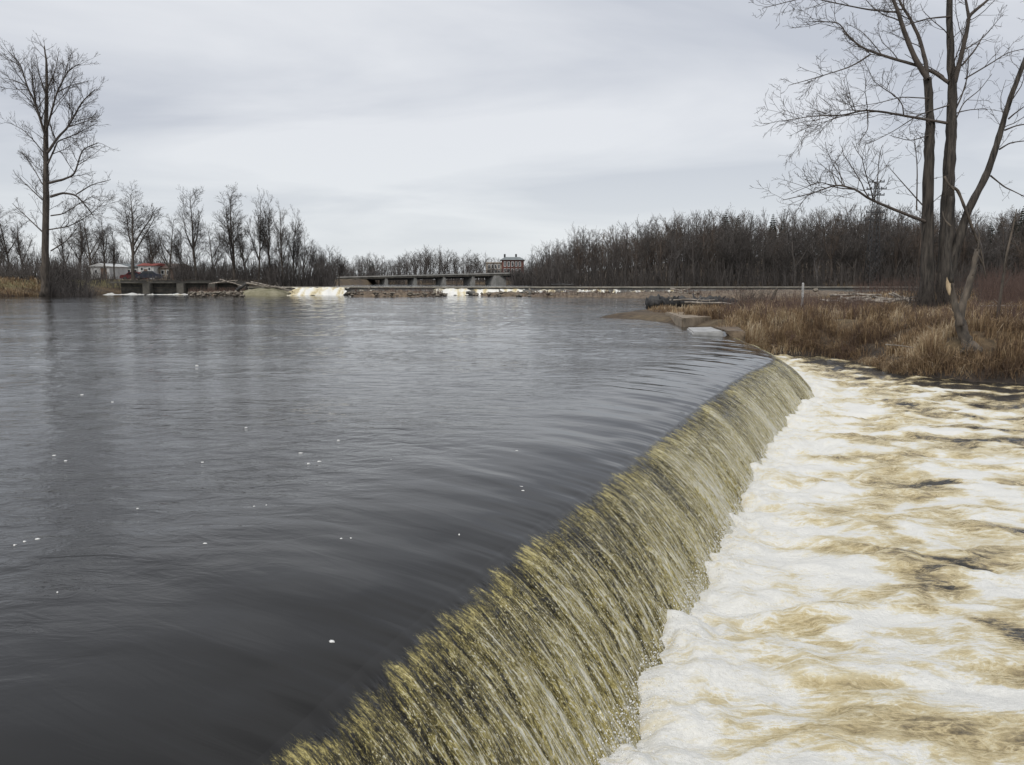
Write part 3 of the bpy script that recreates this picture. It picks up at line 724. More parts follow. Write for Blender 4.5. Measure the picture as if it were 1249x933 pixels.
L_ = 'grey weathered driftwood trunk in the heap on the meadow'
for (x0, y0, x1, y1, Y, w) in [(1012, 360, 1075, 359.5, 66, 3.2), (1022, 365, 1060, 362, 65, 4), (1030, 369, 1062, 364, 64, 4.5), (1025, 362, 1048, 372, 64, 3.5), (1058, 368, 1112, 364, 65, 4), (1070, 364, 1120, 366, 66, 3.6), (1082, 369, 1118, 362, 64, 3), (1084, 358, 1100, 366, 65, 2.6), (1088, 357, 1110, 368, 64.5, 2.6), (1045, 366, 1085, 369, 63.5, 4), (1000, 366, 1040, 369, 65, 2.6), (1064, 362, 1092, 368, 66, 3)]:
    dw(x0, y0, x1, y1, Y, w, w * 0.6, L_, G, nbr=2, dY=random.uniform(-1, 1))
dw(1065, 379.5, 1249, 381, 47, 3.0, 2.2, 'long straight pale log lying in the grass behind the forked tree', None, nbr=1)
dw(1180, 374, 1245, 372.5, 52, 2.4, 1.4, 'pale bent branch lying above the long log', None, nbr=3)
dw(1142, 409, 1140, 428, 27.2, 3.0, 2.0, 'short pale split stick leaning in the grass beside the snag', None, mat='palewood', nbr=1)
dw(941, 366, 948, 352, 62, 4.0, 3.0, 'dark leaning stump post in the meadow left of the white post', None, mat='deadwood', nbr=0)
dw(1080, 420, 1115, 424, 28, 1.6, 1, 'pale stick lying low in the bank grass', None, nbr=2)
# left end debris
G2 = 'driftwood stranded by the left end of the far weir'
for (x0, y0, x1, y1, Y, w) in [(300, 345, 330, 351, 111, 2.2), (306, 344, 352, 355, 110, 1.8), (320, 348, 358, 352, 111, 1.6), (268, 341, 300, 350, 112, 1.8), (255, 346, 290, 342, 113, 1.6), (335, 349, 357, 355.5, 109.5, 1.6)]:
    dw(x0, y0, x1, y1, Y, w, w * 0.6, 'pale stranded driftwood trunk on the mound by the weir end', G2, nbr=3)
dw(287, 356, 300, 346, 110.5, 4.5, 3, 'dark root stump on the mud below the stranded driftwood', None, mat='darklog', nbr=5)
G3 = 'driftwood on the gravel bars'
for (x0, y0, x1, y1, Y, w) in [(688, 353, 712, 359, 106, 1.6), (645, 352, 652, 359, 107, 2.0), (818, 352, 834, 356, 104, 2.6), (822, 356, 842, 352, 105, 2.0), (452, 349, 450, 353, 110, 1.4), (815, 358, 830, 360, 100, 1.5)]:
    dw(x0, y0, x1, y1, Y, w, w * 0.7, 'pale driftwood snag lying on a gravel bar under the far weir', G3, nbr=3, mat='driftwood')
dw(672, 347, 700, 347.5, WY + 0.2, 2.2, 1.5, 'dark tangled snag caught on top of the far weir wall', None, mat='darklog', nbr=7)

dw(802, 366.5, 872, 365.5, 57.6, 2.2, 1.4, 'pale driftwood branch lying on top of the thick dark log', None, nbr=4)
dw(835, 368.5, 900, 371, 57.0, 2.6, 1.6, 'grey driftwood trunk lying against the end of the thick dark log', None, nbr=4)
# white post
p = at_z(978.5, 370, 0.45); e = empty('post', (p[0], p[1], gh(p[0], p[1])))
zt = at_Y(978, 346, p[1])[2]; zb = e.location.z - 0.2
a = Acc(); a.box((0, 0, (zt + zb) / 2 - e.location.z), (0.12, 0.12, zt - zb - 0.002)); link('shaft', a.mesh('post_shaft', smooth=False), M['concrete_pale'], e)
a = Acc(); a.raw([(-.06, -.06, zt - e.location.z), (.06, -.06, zt - e.location.z), (.06, .06, zt - e.location.z), (-.06, .06, zt - e.location.z), (0, 0, zt - e.location.z + .1)], F3=[(0, 1, 4), (1, 2, 4), (2, 3, 4), (3, 0, 4)]); link('cap', a.mesh('post_cap', smooth=False), M['concrete_pale'], e)
tag(e, 'square white post standing upright in the brown meadow', 'post')

# foam flecks adrift
def fleck(px, py, wpx):
    p = at_z(px, py, 0.0); r = 0.62 * wpx * p[1] / F / 2
    n = 14; th = np.arange(n) * 2 * math.pi / n
    rr = r * (1 + 0.8 * pn(np.cos(th) * 1.5 + px, np.sin(th) * 1.5 + py, 5)); ay = 0.75
    ring = np.stack([np.cos(th) * rr, np.sin(th) * rr * ay, np.full(n, -0.02)], -1)
    ring2 = ring * (0.85, 0.85, 0) + (0, 0, 0.004); V = np.concatenate([ring, ring2, [(0, 0, 0.007)]])
    i = np.arange(n); j = (i + 1) % n
    me = make_mesh('foam_fleck', V, [np.stack([i, j, j + n, i + n], -1), np.stack([i + n, j + n, np.full(n, 2 * n)], -1)])
    d = float(crest_dist(np.array([p[0]]), np.array([p[1]]))[0]); w, _ = waves(np.array([p[0]]), np.array([p[1]]), np.array([d]))
    o = link('foam_fleck', me, M['foam_bit']); o.location = (p[0], p[1], float(w[0]) + float(profile_up(max(d, 0))) + 0.001)
    tag(o, 'small white foam fleck drifting on the dark river', 'foam', 'foam flecks drifting above the weir')
for f in [(404, 762, 13), (250, 663, 9), (46, 658, 10), (30, 661, 6), (18, 665, 7), (376, 566, 7), (389, 563, 8), (367, 553, 8), (634, 585, 12), (638, 589, 7), (630, 547, 7), (504, 561, 10), (66, 555, 8), (80, 561, 7), (168, 622, 5), (416, 653, 6), (428, 652, 4), (310, 619, 4), (325, 617, 4), (100, 480, 6), (137, 489, 6), (240, 446, 5), (70, 722, 4), (247, 564, 6), (413, 538, 6), (560, 640, 4), (300, 524, 5), (477, 561, 5)]:
    fleck(*f)

# ------------------------------------------------------------------ trees
def unit(v): return v / (np.linalg.norm(v) + 1e-9)
def branch_path(p, d, L, n, wob, up, R):
    pts = [p]; d = unit(d)
    for i in range(n):
        d = unit(d + R.normal(0, wob, 3) + np.array((0, 0, up)))
        pts.append(pts[-1] + d * L / n)
    return np.array(pts)
def spawn(acc, pts, rad, level, P, R):
    """side branches along a limb, recursively"""
    seg = np.linalg.norm(np.diff(pts, axis=0), axis=1); L = seg.sum()
    if L < P['minL']: return
    n = int(P['dens'][level] * L + R.random())
    cum = np.concatenate([[0], np.cumsum(seg)]) / L
    f0 = P.get('f0', 0.2) if level == 0 else 0.12
    for k in range(n):
        f = f0 + (1 - f0) * R.random() ** 0.85
        i = min(np.searchsorted(cum, f) - 1, len(pts) - 2); i = max(i, 0)
        q = pts[i] + (pts[i + 1] - pts[i]) * ((f - cum[i]) / (cum[i + 1] - cum[i] + 1e-9))
        tg = unit(pts[i + 1] - pts[i]); r = np.interp(f, cum, rad)
        ax = unit(np.cross(tg, R.normal(0, 1, 3)))
        ang = math.radians(R.uniform(*P['ang']))
        d = tg * math.cos(ang) + ax * math.sin(ang)
        cl = L * P['ratio'][level] * R.uniform(0.5, 1.15) * (1.15 - 0.6 * f)
        cl = min(cl, P.get('maxL', 99))
        r0 = max(min(r * 0.55, cl * P.get('thick', 0.014)), P['rmin'])
        m = P['segs'][level]
        c = branch_path(q, d, cl, m, P['wob'], P['up'], R)
        cr_ = np.linspace(r0, max(r0 * 0.35, P['rmin'] * 0.7), m + 1)
        acc.tube(c, cr_, P['sides'][level], False)
        if level + 1 < P['levels']: spawn(acc, c, cr_, level + 1, P, R)
def px_limb(pts, Y, R, spread=1.0, n=None):
    """trace given in photo pixels, placed at the tree's own distance with depth wander"""
    off = 0.0; out = []
    drift = R.uniform(-0.35, 0.35) * spread
    for k, (x, y) in enumerate(pts):
        out.append(at_Y(x, y, Y + off)); off += drift + R.uniform(-0.15, 0.15) * spread
    out = np.array(out)
    t0 = np.linspace(0, 1, len(out)); t = np.linspace(0, 1, n or (len(out) - 1) * 5 + 1)
    # catmull-like smoothing
    P = np.stack([np.interp(t, t0, out[:, k]) for k in range(3)], -1)
    for _ in range(2):
        Q = P.copy(); Q[1:-1] = (P[:-2] + 2 * P[1:-1] + P[2:]) / 4; P = Q
    return P

# ---- the forked tree on the right bank
R = np.random.default_rng(21)
TY = 40.5
def wpx(w, Y=TY): return w * Y / F / 2
zb = gh(20.2, TY)
tree = empty('riverside_tree', (20.3, TY, zb)); T0 = np.array(tree.location)
PR = dict(dens=[2.3, 3.6, 4.6], ratio=[0.42, 0.52, 0.55], ang=(25, 65), minL=0.22, wob=0.17, up=0.03, rmin=0.0075, segs=[7, 5, 3], sides=[5, 4, 3], levels=3, thick=0.012, f0=0.25)
crown = Acc()
def limb(pts, w0, w1, sub=True, P=PR, trunk=False, spread=1.0, Y=TY, R=R, crown=crown):
    p = px_limb(pts, Y, R, spread); r = np.linspace(wpx(w0, Y), wpx(w1, Y), len(p)) * 0.80
    if not trunk: crown.tube(p, r, 7, False, 0.15, int(pts[0][0]) % 50)
    if sub: spawn(crown, p, r, 0, P, R)
    return p, r
def trunk_part(paths, mat, parent, origin, sides=14, flare=None):
    for p, r in paths:
        a = Acc()
        if flare:
            h = (p[:, 2] - p[0, 2]); r = r * (1 + flare * np.exp(-h / 0.8))
        a.tube(p, r, sides, True, 0.30, int(abs(p[0, 0] * 13)) % 60)
        link('trunk', a.mesh('trunk', origin), mat, parent)
PT = dict(PR); PT['f0'] = 0.45; PT['dens'] = [0.9, 2.4, 3.0]; PT['ratio'] = [0.17, 0.5, 0.5]
base_y = 386
A = limb([(1130, base_y), (1131, 340), (1132, 267), (1133, 193), (1135, 145), (1131, 95)], 19, 10.5, True, PT, True, 0.2)
B = limb([(1152, base_y), (1153, 330), (1156, 257), (1158, 193), (1161, 151), (1162, 112), (1159, 64), (1158, 0), (1155, -70), (1152, -130)], 22, 4, True, PT, True, 0.2)
C = limb([(1147, base_y), (1156, 345), (1166, 305), (1180, 257), (1203, 215), (1219, 167), (1229, 129), (1246, 84), (1262, 40), (1270, -20)], 15, 3, True, PT, True, 0.3)
trunk_part([A, B, C], M['bark_river'], tree, T0, 14, 0.75)
Al = limb([(1131, 95), (1119, 77), (1106, 48), (1095, 13), (1078, -30), (1060, -80)], 9, 3, True)
Ar = limb([(1131, 97), (1129, 74), (1121, 45), (1110, 22), (1097, 2), (1088, -40)], 7, 2.5, True)
limb([(1164, 100), (1172, 71), (1180, 35), (1182, 19), (1195, 8), (1212, -6), (1230, -40)], 8, 2, True)
limb([(1182, 22), (1178, 0), (1170, -40)], 5, 2, True)
limb([(1156, 100), (1139, 88), (1116, 79), (1087, 71), (1058, 61), (1047, 55), (1033, 42), (1023, 27), (991, 26)], 5.5, 1.2, True)
limb([(1062, 66), (1047, 76), (1033, 83), (991, 96), (962, 104)], 2.6, 0.8, True)
limb([(1155, 150), (1113, 143), (1081, 137), (1055, 134), (1026, 141), (994, 141), (957, 147)], 4.2, 0.9, True)
limb([(1058, 135), (1059, 158), (1047, 174)], 1.8, 0.7, True)
limb([(1128, 270), (1094, 257), (1061, 243), (1042, 230), (1020, 225), (990, 236), (955, 244)], 5.0, 0.9, True)
limb([(1020, 225), (1013, 206), (1029, 183)], 1.8, 0.6, True)
limb([(1042, 231), (1020, 229), (1000, 221), (965, 236)], 2, 0.7, True)
limb([(1118, 257), (1119, 203), (1115, 167)], 2.2, 0.8, True)
limb([(1125, 250), (1100, 222), (1086, 206)], 2.0, 0.8, True)
limb([(1177, 96), (1209, 77), (1229, 64), (1256, 58)], 2.2, 0.8, True)
limb([(1173, 80), (1190, 60), (1200, 42)], 3.0, 1.4, True)
limb([(1158, 128), (1120, 140), (1090, 160), (1060, 175)], 2.0, 0.7, True)
limb([(1133, 120), (1100, 118), (1070, 126), (1040, 130)], 1.8, 0.6, True)
limb([(1160, 20), (1135, 22), (1115, 27), (1085, 40)], 2.6, 0.8, True)
limb([(1133, 165), (1110, 172), (1085, 165)], 1.8, 0.7, True)
limb([(1162, 140), (1172, 120), (1180, 95), (1182, 60)], 3.0, 1.0, True)
limb([(1164, 150), (1175, 125), (1195, 110), (1210, 90)], 2.0, 0.7, True)
limb([(1095, 15), (1060, 12), (1020, 4), (985, -4), (930, 10)], 2.6, 0.8, True)
limb([(1078, -30), (1040, -25), (1000, -18), (950, -10)], 2.6, 0.8, True)
for pts in ([(1230, 145), (1238, 138), (1252, 128)], [(1225, 159), (1240, 153), (1260, 150)], [(1219, 182), (1232, 174), (1256, 171)], [(1208, 214), (1225, 228), (1236, 233), (1252, 241)], [(1242, 90), (1236, 110), (1225, 135)]):
    limb(pts, 2.6, 1.2, True)
link('crown', crown.mesh('riverside_crown', T0), M['twig'], tree)
a = Acc()
for pts, w0, w1 in (([(1160, 228), (1168, 231), (1177, 254), (1186, 278), (1193, 296)], 4, 3), ([(1193, 294), (1198, 312), (1202, 337)], 2.5, 1.2), ([(1152, 215), (1157, 225), (1164, 232)], 3, 2)):
    p = px_limb(pts, TY - 0.8, R, 0.3); a.tube(p, np.linspace(wpx(w0), wpx(w1), len(p)), 7, True, 0.25, 3)
bl = link('broken_limb', a.mesh('broken_limb', T0), M['deadwood'], tree); bl['label'] = 'broken grey limb hanging from the middle trunk'
tag(tree, 'tall bare three-trunked tree rising from the dry grass of the right bank', 'tree')

# ---- snag in front of it
DY = 27.0
pb = at_Y(1184, 432, DY); sn = empty('dead_tree', (pb[0], DY, gh(pb[0], DY))); S0 = np.array(sn.location)
def wd(w): return w * DY / F / 2
def dpath(pts, n=22):
    p = np.array([at_Y(x, y, DY + 0.12 * k) for k, (x, y) in enumerate(pts)]); t0 = np.linspace(0, 1, len(p)); t = np.linspace(0, 1, n)
    P = np.stack([np.interp(t, t0, p[:, k]) for k in range(3)], -1)
    for _ in range(2): P[1:-1] = (P[:-2] + 2 * P[1:-1] + P[2:]) / 4
    return P
p = dpath([(1186, 440), (1181, 424), (1173, 402), (1170, 384), (1178, 360), (1186, 334), (1192, 304)], 30)
a = Acc(); a.tube(p, wd(1) * np.interp(np.linspace(0, 1, 30), [0, .1, .4, 1], [19, 14, 11, 5.5]), 12, True, 0.4, 9); link('trunk', a.mesh('snag_trunk', S0), M['deadwood'], sn)
p = dpath([(1172, 398), (1166, 378), (1160, 355), (1158, 338)], 18); a = Acc(); a.tube(p, wd(1) * np.linspace(8, 7, 18), 10, True, 0.4, 12); link('broken_stem', a.mesh('snag_stem', S0), M['deadwood'], sn)
p = dpath([(1156, 360), (1154.5, 348), (1154, 336)], 10); a = Acc(); a.tube(p - (0, 0.12, 0), wd(1) * np.array([1, 3, 4.5, 5.5, 6, 6, 5.5, 4.5, 3, 0.6]), 7, True, 0.3, 14); q = link('split_wood', a.mesh('split_wood', S0), M['palewood'], sn); q['label'] = 'pale freshly split wood on the broken stem'
p = dpath([(1160, 345), (1156, 312), (1157, 280), (1161, 240)], 20); a = Acc(); a.tube(p, wd(1) * np.linspace(7, 5, 20), 10, True, 0.35, 17); link('upper_stem', a.mesh('snag_upper', S0), M['bark_river'], sn)
a = Acc()
for pts, w in (([(1192, 306), (1196, 290), (1191, 272)], 2.0), ([(1192, 310), (1200, 322), (1202, 340)], 1.8), ([(1160, 276), (1151, 268), (1150, 258)], 2.2), ([(1186, 336), (1193, 322)], 2)):
    p = dpath(pts, 6); a.tube(p, wd(1) * np.linspace(w, w * 0.4, 6), 5, True)
link('branch', a.mesh('snag_branch', S0), M['deadwood'], sn)
a = Acc()
for k in range(5):
    th = -0.6 - k * 0.55; b0 = np.array((pb[0], DY, S0[2] + 0.22)); e0 = b0 + np.array((math.cos(th) * 0.5, math.sin(th) * 0.45, -0.36)); a.tube([b0, (b0 + e0) / 2 + (0, 0, 0.02), e0], [0.11, 0.08, 0.03], 6, True)
link('root_flare', a.mesh('snag_root', S0), M['deadwood'], sn)
tag(sn, 'crooked dead snag with a pale split stem at the edge of the bank', 'tree')

# ---- big cottonwood on the left bank
R = np.random.default_rng(5)
LY = 104.0
px_, _y = at_Y(55, 350, LY)[:2]; zb = gh(px_, LY)
tl_ = empty('tall_tree', (px_, LY, zb)); T1 = np.array(tl_.location)
PL = dict(dens=[2.2, 2.8, 3.0], ratio=[0.46, 0.5, 0.55], ang=(22, 55), minL=0.5, wob=0.14, up=0.06, rmin=0.014, segs=[5, 3, 2], sides=[4, 3, 3], levels=3, thick=0.013, f0=0.15)
crown = Acc()
PTL = dict(PL); PTL['dens'] = [1.1, 2.0, 2.5]; PTL['ratio'] = [0.15, 0.5, 0.5]; PTL['f0'] = 0.3
lk = dict(Y=LY, R=R, crown=crown, spread=2.0)
A = limb([(55, 362), (55, 320), (56, 252), (56, 194), (56, 163), (57, 117), (57, 78), (54, 56)], 12, 1.5, True, PTL, True, 0.3, LY, R, crown)
trunk_part([A], M['bark_big'], tl_, T1, 12, 0.5)
for pts, w in (([(55, 165), (52, 155), (44, 128), (33, 105), (25, 78), (10, 62)], 4), ([(56, 160), (60, 147), (69, 113), (83, 86), (96, 78)], 3.6), ([(58, 186), (71, 167), (83, 155), (100, 124), (116, 109)], 4.2), ([(58, 200), (66, 183), (70, 172), (90, 165), (118, 150)], 3),
               ([(60, 223), (77, 219), (91, 213), (100, 182), (120, 174)], 4), ([(61, 240), (77, 235), (93, 238), (104, 250), (114, 263)], 4), ([(93, 237), (112, 225), (135, 219)], 2.2), ([(62, 263), (77, 261), (97, 248), (115, 238)], 2.2),
               ([(52, 244), (35, 228), (19, 213)], 2), ([(52, 283), (31, 263), (15, 248)], 2.2), ([(62, 306), (81, 294), (100, 271)], 2.2), ([(44, 128), (40, 100), (38, 72)], 2.2), ([(33, 105), (18, 98), (4, 95)], 1.8), ([(57, 117), (48, 92), (44, 66)], 2), ([(57, 110), (68, 85), (72, 62)], 2), ([(56, 190), (42, 172), (28, 158), (12, 150)], 1.8), ([(69, 113), (86, 104), (104, 100)], 1.8), ([(52, 225), (38, 200), (26, 185)], 1.6), ([(83, 155), (105, 148), (124, 140)], 1.8), ([(60, 280), (85, 276), (110, 262), (128, 245)], 2)):
    limb(pts, w, w * 0.3, True, PL, **lk)
link('crown', crown.mesh('cottonwood_crown', T1), M['twig'], tl_)
tag(tl_, 'very tall bare tree towering alone over the left bank', 'tree')

# ---- generic bare trees
def bare_tree(H, seed, narrow=0.5, forks=2, dens=1.0, lev=3, rm=0.02, far=False):
    """returns trunk Acc and crown Acc, base at origin"""
    R = np.random.default_rng(seed); tr = Acc(); cw = Acc()
    P = dict(dens=[1.5 * dens, 1.9 * dens, 2.2 * dens], ratio=[0.42, 0.5, 0.55], ang=(18 + 18 * (1 - narrow), 32 + 34 * (1 - narrow)), minL=0.5, wob=0.12, up=0.05 + 0.10 * narrow, rmin=rm, segs=[4, 2, 1] if not far else [3, 1, 1], sides=[3, 3, 3], levels=lev, thick=0.010, f0=0.12)
    n = 10; p = branch_path(np.zeros(3), np.array((R.normal(0, 0.04), R.normal(0, 0.04), 1)), H * 0.97, n, 0.05, 0.05, R)
    r = np.linspace(H * 0.016, H * 0.0022, n + 1); r[0] *= 1.35
    tr.tube(p, r, 7 if not far else 5, False, 0.1, seed % 40)
    P2 = dict(P); P2['dens'] = [1.5 * dens, 1.9 * dens, 2.2 * dens]; P2['ratio'] = [0.32 - 0.05 * narrow, 0.5, 0.55]; P2['f0'] = 0.22
    spawn(cw, p, r, 0, P2, R)
    for k in range(forks):
        f = R.uniform(0.2, 0.5); q = p[int(f * n)]; th = R.uniform(0, 6.28); lean = 0.28 + 0.5 * (1 - narrow)
        L = H * (0.93 - f) * R.uniform(0.8, 1.0)
        c = branch_path(q, np.array((math.cos(th) * lean, math.sin(th) * lean, 1)), L, 7, 0.08, 0.10, R)
        rr = np.linspace(H * 0.009, H * 0.002, 8); tr.tube(c, rr, 5, False, 0.1, k)
        spawn(cw, c, rr, 0, P, R)
    return tr, cw
LT = []
for i in range(5):
    tr, cw = bare_tree(14.0, 500 + i, 0.65 if i % 2 else 0.4, 3, 1.9, 3, 0.012)
    LT.append((tr.mesh('trunk'), cw.mesh('crown')))
def place_tree(i, x, y, z, H, label, group, rz=None, name='bare_tree', w=1.0):
    e = empty(name, (x, y, z)); s_ = H / 14.0; e.scale = (s_ * w, s_ * w, s_); e.rotation_euler = (0, 0, random.uniform(0, 6.28) if rz is None else rz)
    link('trunk', LT[i][0], M['bark_big'], e); link('crown', LT[i][1], M['twig_far'], e)
    return tag(e, label, 'tree', group)
left_row = [(163, 230, 124, 0, 1.3, 'rounded bare tree standing behind the sluice wall'), (241, 233, 122, 2, 1.05, 'bare tree with a spreading crown between the sluice wall and the driftwood mound'), (286, 234, 121, 4, 1.15, 'broad bare tree behind the stranded driftwood heap'),
            (316, 241, 122, 1, 0.8, None), (329, 246, 123, 3, 0.8, None), (346, 256, 121, 1, 0.85, None), (358, 262, 124, 3, 0.9, None), (370, 284, 122, 1, 0.8, None)]
for px, py, Yd, i, w, lb in left_row:
    p = at_Y(px, 345, Yd); z = gh(p[0], Yd); H = at_Y(px, py, Yd)[2] - z
    place_tree(i, p[0], Yd, z, H, lb or 'slender upright bare tree in the clump behind the far weir mound', None if lb else 'slender trees in the clump by the far weir', w=w)
for px, py, Yd in [(2, 285, 135), (14, 258, 140), (30, 270, 150), (82, 275, 140), (98, 268, 145), (112, 262, 150), (128, 262, 138), (140, 280, 140), (188, 275, 150), (206, 266, 148), (222, 280, 150), (262, 276, 145), (300, 280, 140), (-20, 260, 140), (-45, 270, 135), (386, 300, 125), (400, 303, 130), (414, 307, 135), (392, 305, 140), (378, 296, 138)]:
    p = at_Y(px, 345, Yd); z = gh(p[0], Yd); H = at_Y(px, py, Yd)[2] - z
    place_tree(random.randrange(5), p[0], Yd, z, H, 'bare tree in the thicket behind the left bank', 'trees of the left bank thicket', w=random.uniform(0.9, 1.3))

# ---- wood on the right and far trees
FT = []
for i in range(6):
    tr, cw = bare_tree(14.0, 600 + i, 0.45, 3, 1.2, 3, 0.016, far=True)
    V1, a3, a4 = tr.arrays(); cw.raw(V1, a3 if len(a3) else None, a4)
    FT.append(cw.mesh('wood_tree'))
def profile(px): return np.interp(px, [640, 660, 690, 700, 740, 770, 800, 830, 860, 885, 920, 945, 1000, 1030, 1062, 1100, 1150, 1200, 1249, 1400], [314, 306, 290, 282, 280, 277, 270, 264, 264, 262, 262, 258, 258, 256, 250, 260, 262, 264, 262, 258])
cnt = 0
def wood_spot(Y0, Y1, p0, p1, R):
    px = R.uniform(p0, p1); Yd = R.uniform(Y0, Y1); return px, Yd
R = np.random.default_rng(31)
for row, (Yd, step) in enumerate([(141, 13), (147, 12), (154, 12), (162, 13)]):
    px = 655 + row * 3
    while px < 1310:
        Yr = Yd + R.uniform(-2.5, 2.5); p = at_Y(px, 345, Yr); z = gh(p[0], Yr)
        top = profile(px) + abs(R.normal(0, 13)) - 7 + (8 if row < 2 else 0)
        H = at_Y(px, top, Yr)[2] - z
        o = link('wood_tree', FT[R.integers(6)], M['twig_wood']); o.location = (p[0], Yr, z - 0.1)
        s_ = H / 14.0; o.scale = (s_ * R.uniform(0.85, 1.45),) * 2 + (s_,); o.rotation_euler = (0, 0, R.uniform(0, 6.28))
        o.material_slots[0].link = 'OBJECT'; o.material_slots[0].material = M[['twig_wood', 'twig_grey', 'twig_brown', 'twig_wood'][R.integers(4)]]
        tag(o, 'bare tree of the dark dense wood beyond the brown meadow', 'tree', 'trees at the edge of the dark wood'); cnt += 1
        px += step * R.uniform(0.6, 1.4)
# the mass of the wood behind, one body
acc = Acc(); FTa = []
for i in range(4):
    tr, cw = bare_tree(14.0, 640 + i, 0.55, 2, 0.85, 2, 0.035, far=True)
    V1, a3, a4 = tr.arrays(); cw.raw(V1, None, a4); FTa.append(cw.arrays())
for k in range(230):
    px = R.uniform(665, 1330); Yr = 150 + 60 * R.random(); p = at_Y(px, 345, Yr); z = gh(p[0], Yr)
    H = at_Y(px, profile(px) + abs(R.normal(0, 10)) - 5, Yr)[2] - z
    V, f3, f4 = FTa[k % 4]; th = R.uniform(0, 6.28); s_ = H / 14.0; c_, q_ = math.cos(th), math.sin(th); sw = s_ * R.uniform(0.7, 1.1)
    acc.raw(np.stack([(V[:, 0] * c_ - V[:, 1] * q_) * sw + p[0], (V[:, 0] * q_ + V[:, 1] * c_) * sw + Yr, V[:, 2] * s_ + z - 0.1], -1), None, f4)
tag(link('wood', acc.mesh('wood'), M['twig_wood']), 'dense mass of leafless trees covering the low hill', 'wood', kind='stuff')

# undergrowth: thin upright stems, nobody could count them
def brush(name, spots, mat, label, kind='stuff', rmin=0.012, fork=2):
    """spots: array of x, y, z, height"""
    n = len(spots); V = []; Fc = []
    d = rng.normal(0, 0.22, (n, 2)); P0 = spots[:, :3]; h = spots[:, 3]
    tip = P0 + np.stack([d[:, 0] * h, d[:, 1] * h, h], -1); mid = (P0 + tip) / 2 + np.stack([rng.normal(0, .05, n) * h, rng.normal(0, .05, n) * h, 0 * h], -1)
    r = rmin * (0.7 + rng.random(n))
    allV = []; allF = []; c = 0
    def stick(A_, B_, ra, rb):
        nonlocal c
        th = np.array([0, 2.1, 4.2]); ring = np.stack([np.cos(th), np.sin(th), 0 * th], -1)
        a_ = A_[:, None, :] + ra[:, None, None] * ring; b_ = B_[:, None, :] + rb[:, None, None] * ring
        v = np.concatenate([a_, b_], 1).reshape(-1, 3); i = np.arange(len(A_))[:, None, None] * 6
        q = np.array([(0, 1, 4, 3), (1, 2, 5, 4), (2, 0, 3, 5)])[None]
        allV.append(v); allF.append((i + q).reshape(-1, 4) + c); c += len(v)
    stick(P0 - (0, 0, .1), mid, r, r * 0.8); stick(mid, tip, r * 0.8, r * 0.4)
    for k in range(fork):
        f = rng.uniform(0.25, 0.9, n)[:, None]; q = P0 + (tip - P0) * f
        e = q + np.stack([rng.normal(0, .2, n) * h, rng.normal(0, .2, n) * h, rng.uniform(.1, .35, n) * h], -1)
        stick(q, e, r * 0.5, r * 0.25)
    o = link(name, make_mesh(name, np.concatenate(allV), np.concatenate(allF), False), M[mat])
    return tag(o, label, 'brush', kind=kind)
def scatter(px0, px1, Y0, Y1, n, h0, h1, cluster=0.0):
    Yd = rng.uniform(Y0, Y1, n); px = rng.uniform(px0, px1, n); x = (px - 624.5) / F * Yd
    z = ground_h(x, Yd); k = 1 + cluster * pn(x * 0.25, Yd * 0.25, 81)
    s_ = np.stack([x, Yd, z, rng.uniform(h0, h1, n) * k], -1)
    return s_[(s_[:, 3] > 0.2)]
sp = np.concatenate([scatter(-80, 104, 119, 140, 1900, 1.6, 4.0, 0.6), scatter(105, 216, 158, 176, 1500, 2.6, 5.0, 0.6), scatter(216, 340, 120, 140, 1700, 1.2, 3.4, 0.6), scatter(105, 300, 119, 124, 900, 0.5, 1.6, 0.6), scatter(60, 112, 104, 112, 1100, 1.6, 4.2, 0.5), scatter(-60, 60, 108, 116, 260, 0.8, 2.0, 0.5), scatter(330, 408, 119, 128, 1000, 2.2, 4.2, 0.4)])
brush('thicket', sp, 'twig_far', 'tangled brown leafless brush along the left bank', rmin=0.024, fork=2)
sp = np.concatenate([scatter(650, 1330, 134, 146, 2600, 2.0, 5.5, 0.5), scatter(640, 1320, 146, 175, 1500, 3, 6.0, 0.4)])
brush('undergrowth', sp, 'twig_wood', 'dark undergrowth along the foot of the wood', rmin=0.03, fork=2)
sp = np.concatenate([scatter(1190, 1330, 62, 90, 1500, 1.4, 3.0, 0.6), scatter(1040, 1200, 92, 110, 500, 1.0, 2.0, 0.5)])
spb = np.concatenate([scatter(430, 540, 102, 109, 500, 0.3, 0.9, 0.5), scatter(650, 980, 97, 109, 1100, 0.25, 0.8, 0.6), scatter(232, 300, 110, 116, 350, 0.3, 1.0, 0.5), scatter(296, 356, 110, 114, 120, 0.3, 0.7, 0.5)])
spb[:, 2] = np.where(spb[:, 2] < 0.0, 0.15, spb[:, 2])
brush('bar_weeds', spb, 'twig_red', 'low dead weeds on the bars under the far weir', rmin=0.016, fork=3)
spb = np.concatenate([scatter(1095, 1185, 39.2, 41.6, 170, 0.4, 2.2, 0.6), scatter(1120, 1170, 39.6, 40.4, 60, 0.6, 2.6, 0.6)])
brush('suckers', spb, 'twig', 'thin shoots crowding the foot of the three-trunked tree', rmin=0.010, fork=4)
spb = np.concatenate([scatter(880, 1060, 34.5, 47, 700, 0.35, 0.9, 0.6), scatter(1040, 1249, 29, 46, 700, 0.35, 0.9, 0.6), scatter(900, 1050, 48, 75, 500, 0.4, 1.0, 0.6)]); spb = spb[spb[:, 2] > 0.0]
brush('dead_weeds', spb, 'twig_red', 'reddish dead weed stems standing through the bank grass', rmin=0.009, fork=3)
brush('red_brush', sp, 'twig_red', 'reddish brown brush at the far right of the meadow', rmin=0.012, fork=3)
sp = np.concatenate([scatter(400, 700, 204, 224, 2600, 1.2, 3.6, 0.5), scatter(625, 700, 165, 180, 700, 2.0, 4.0, 0.5)])
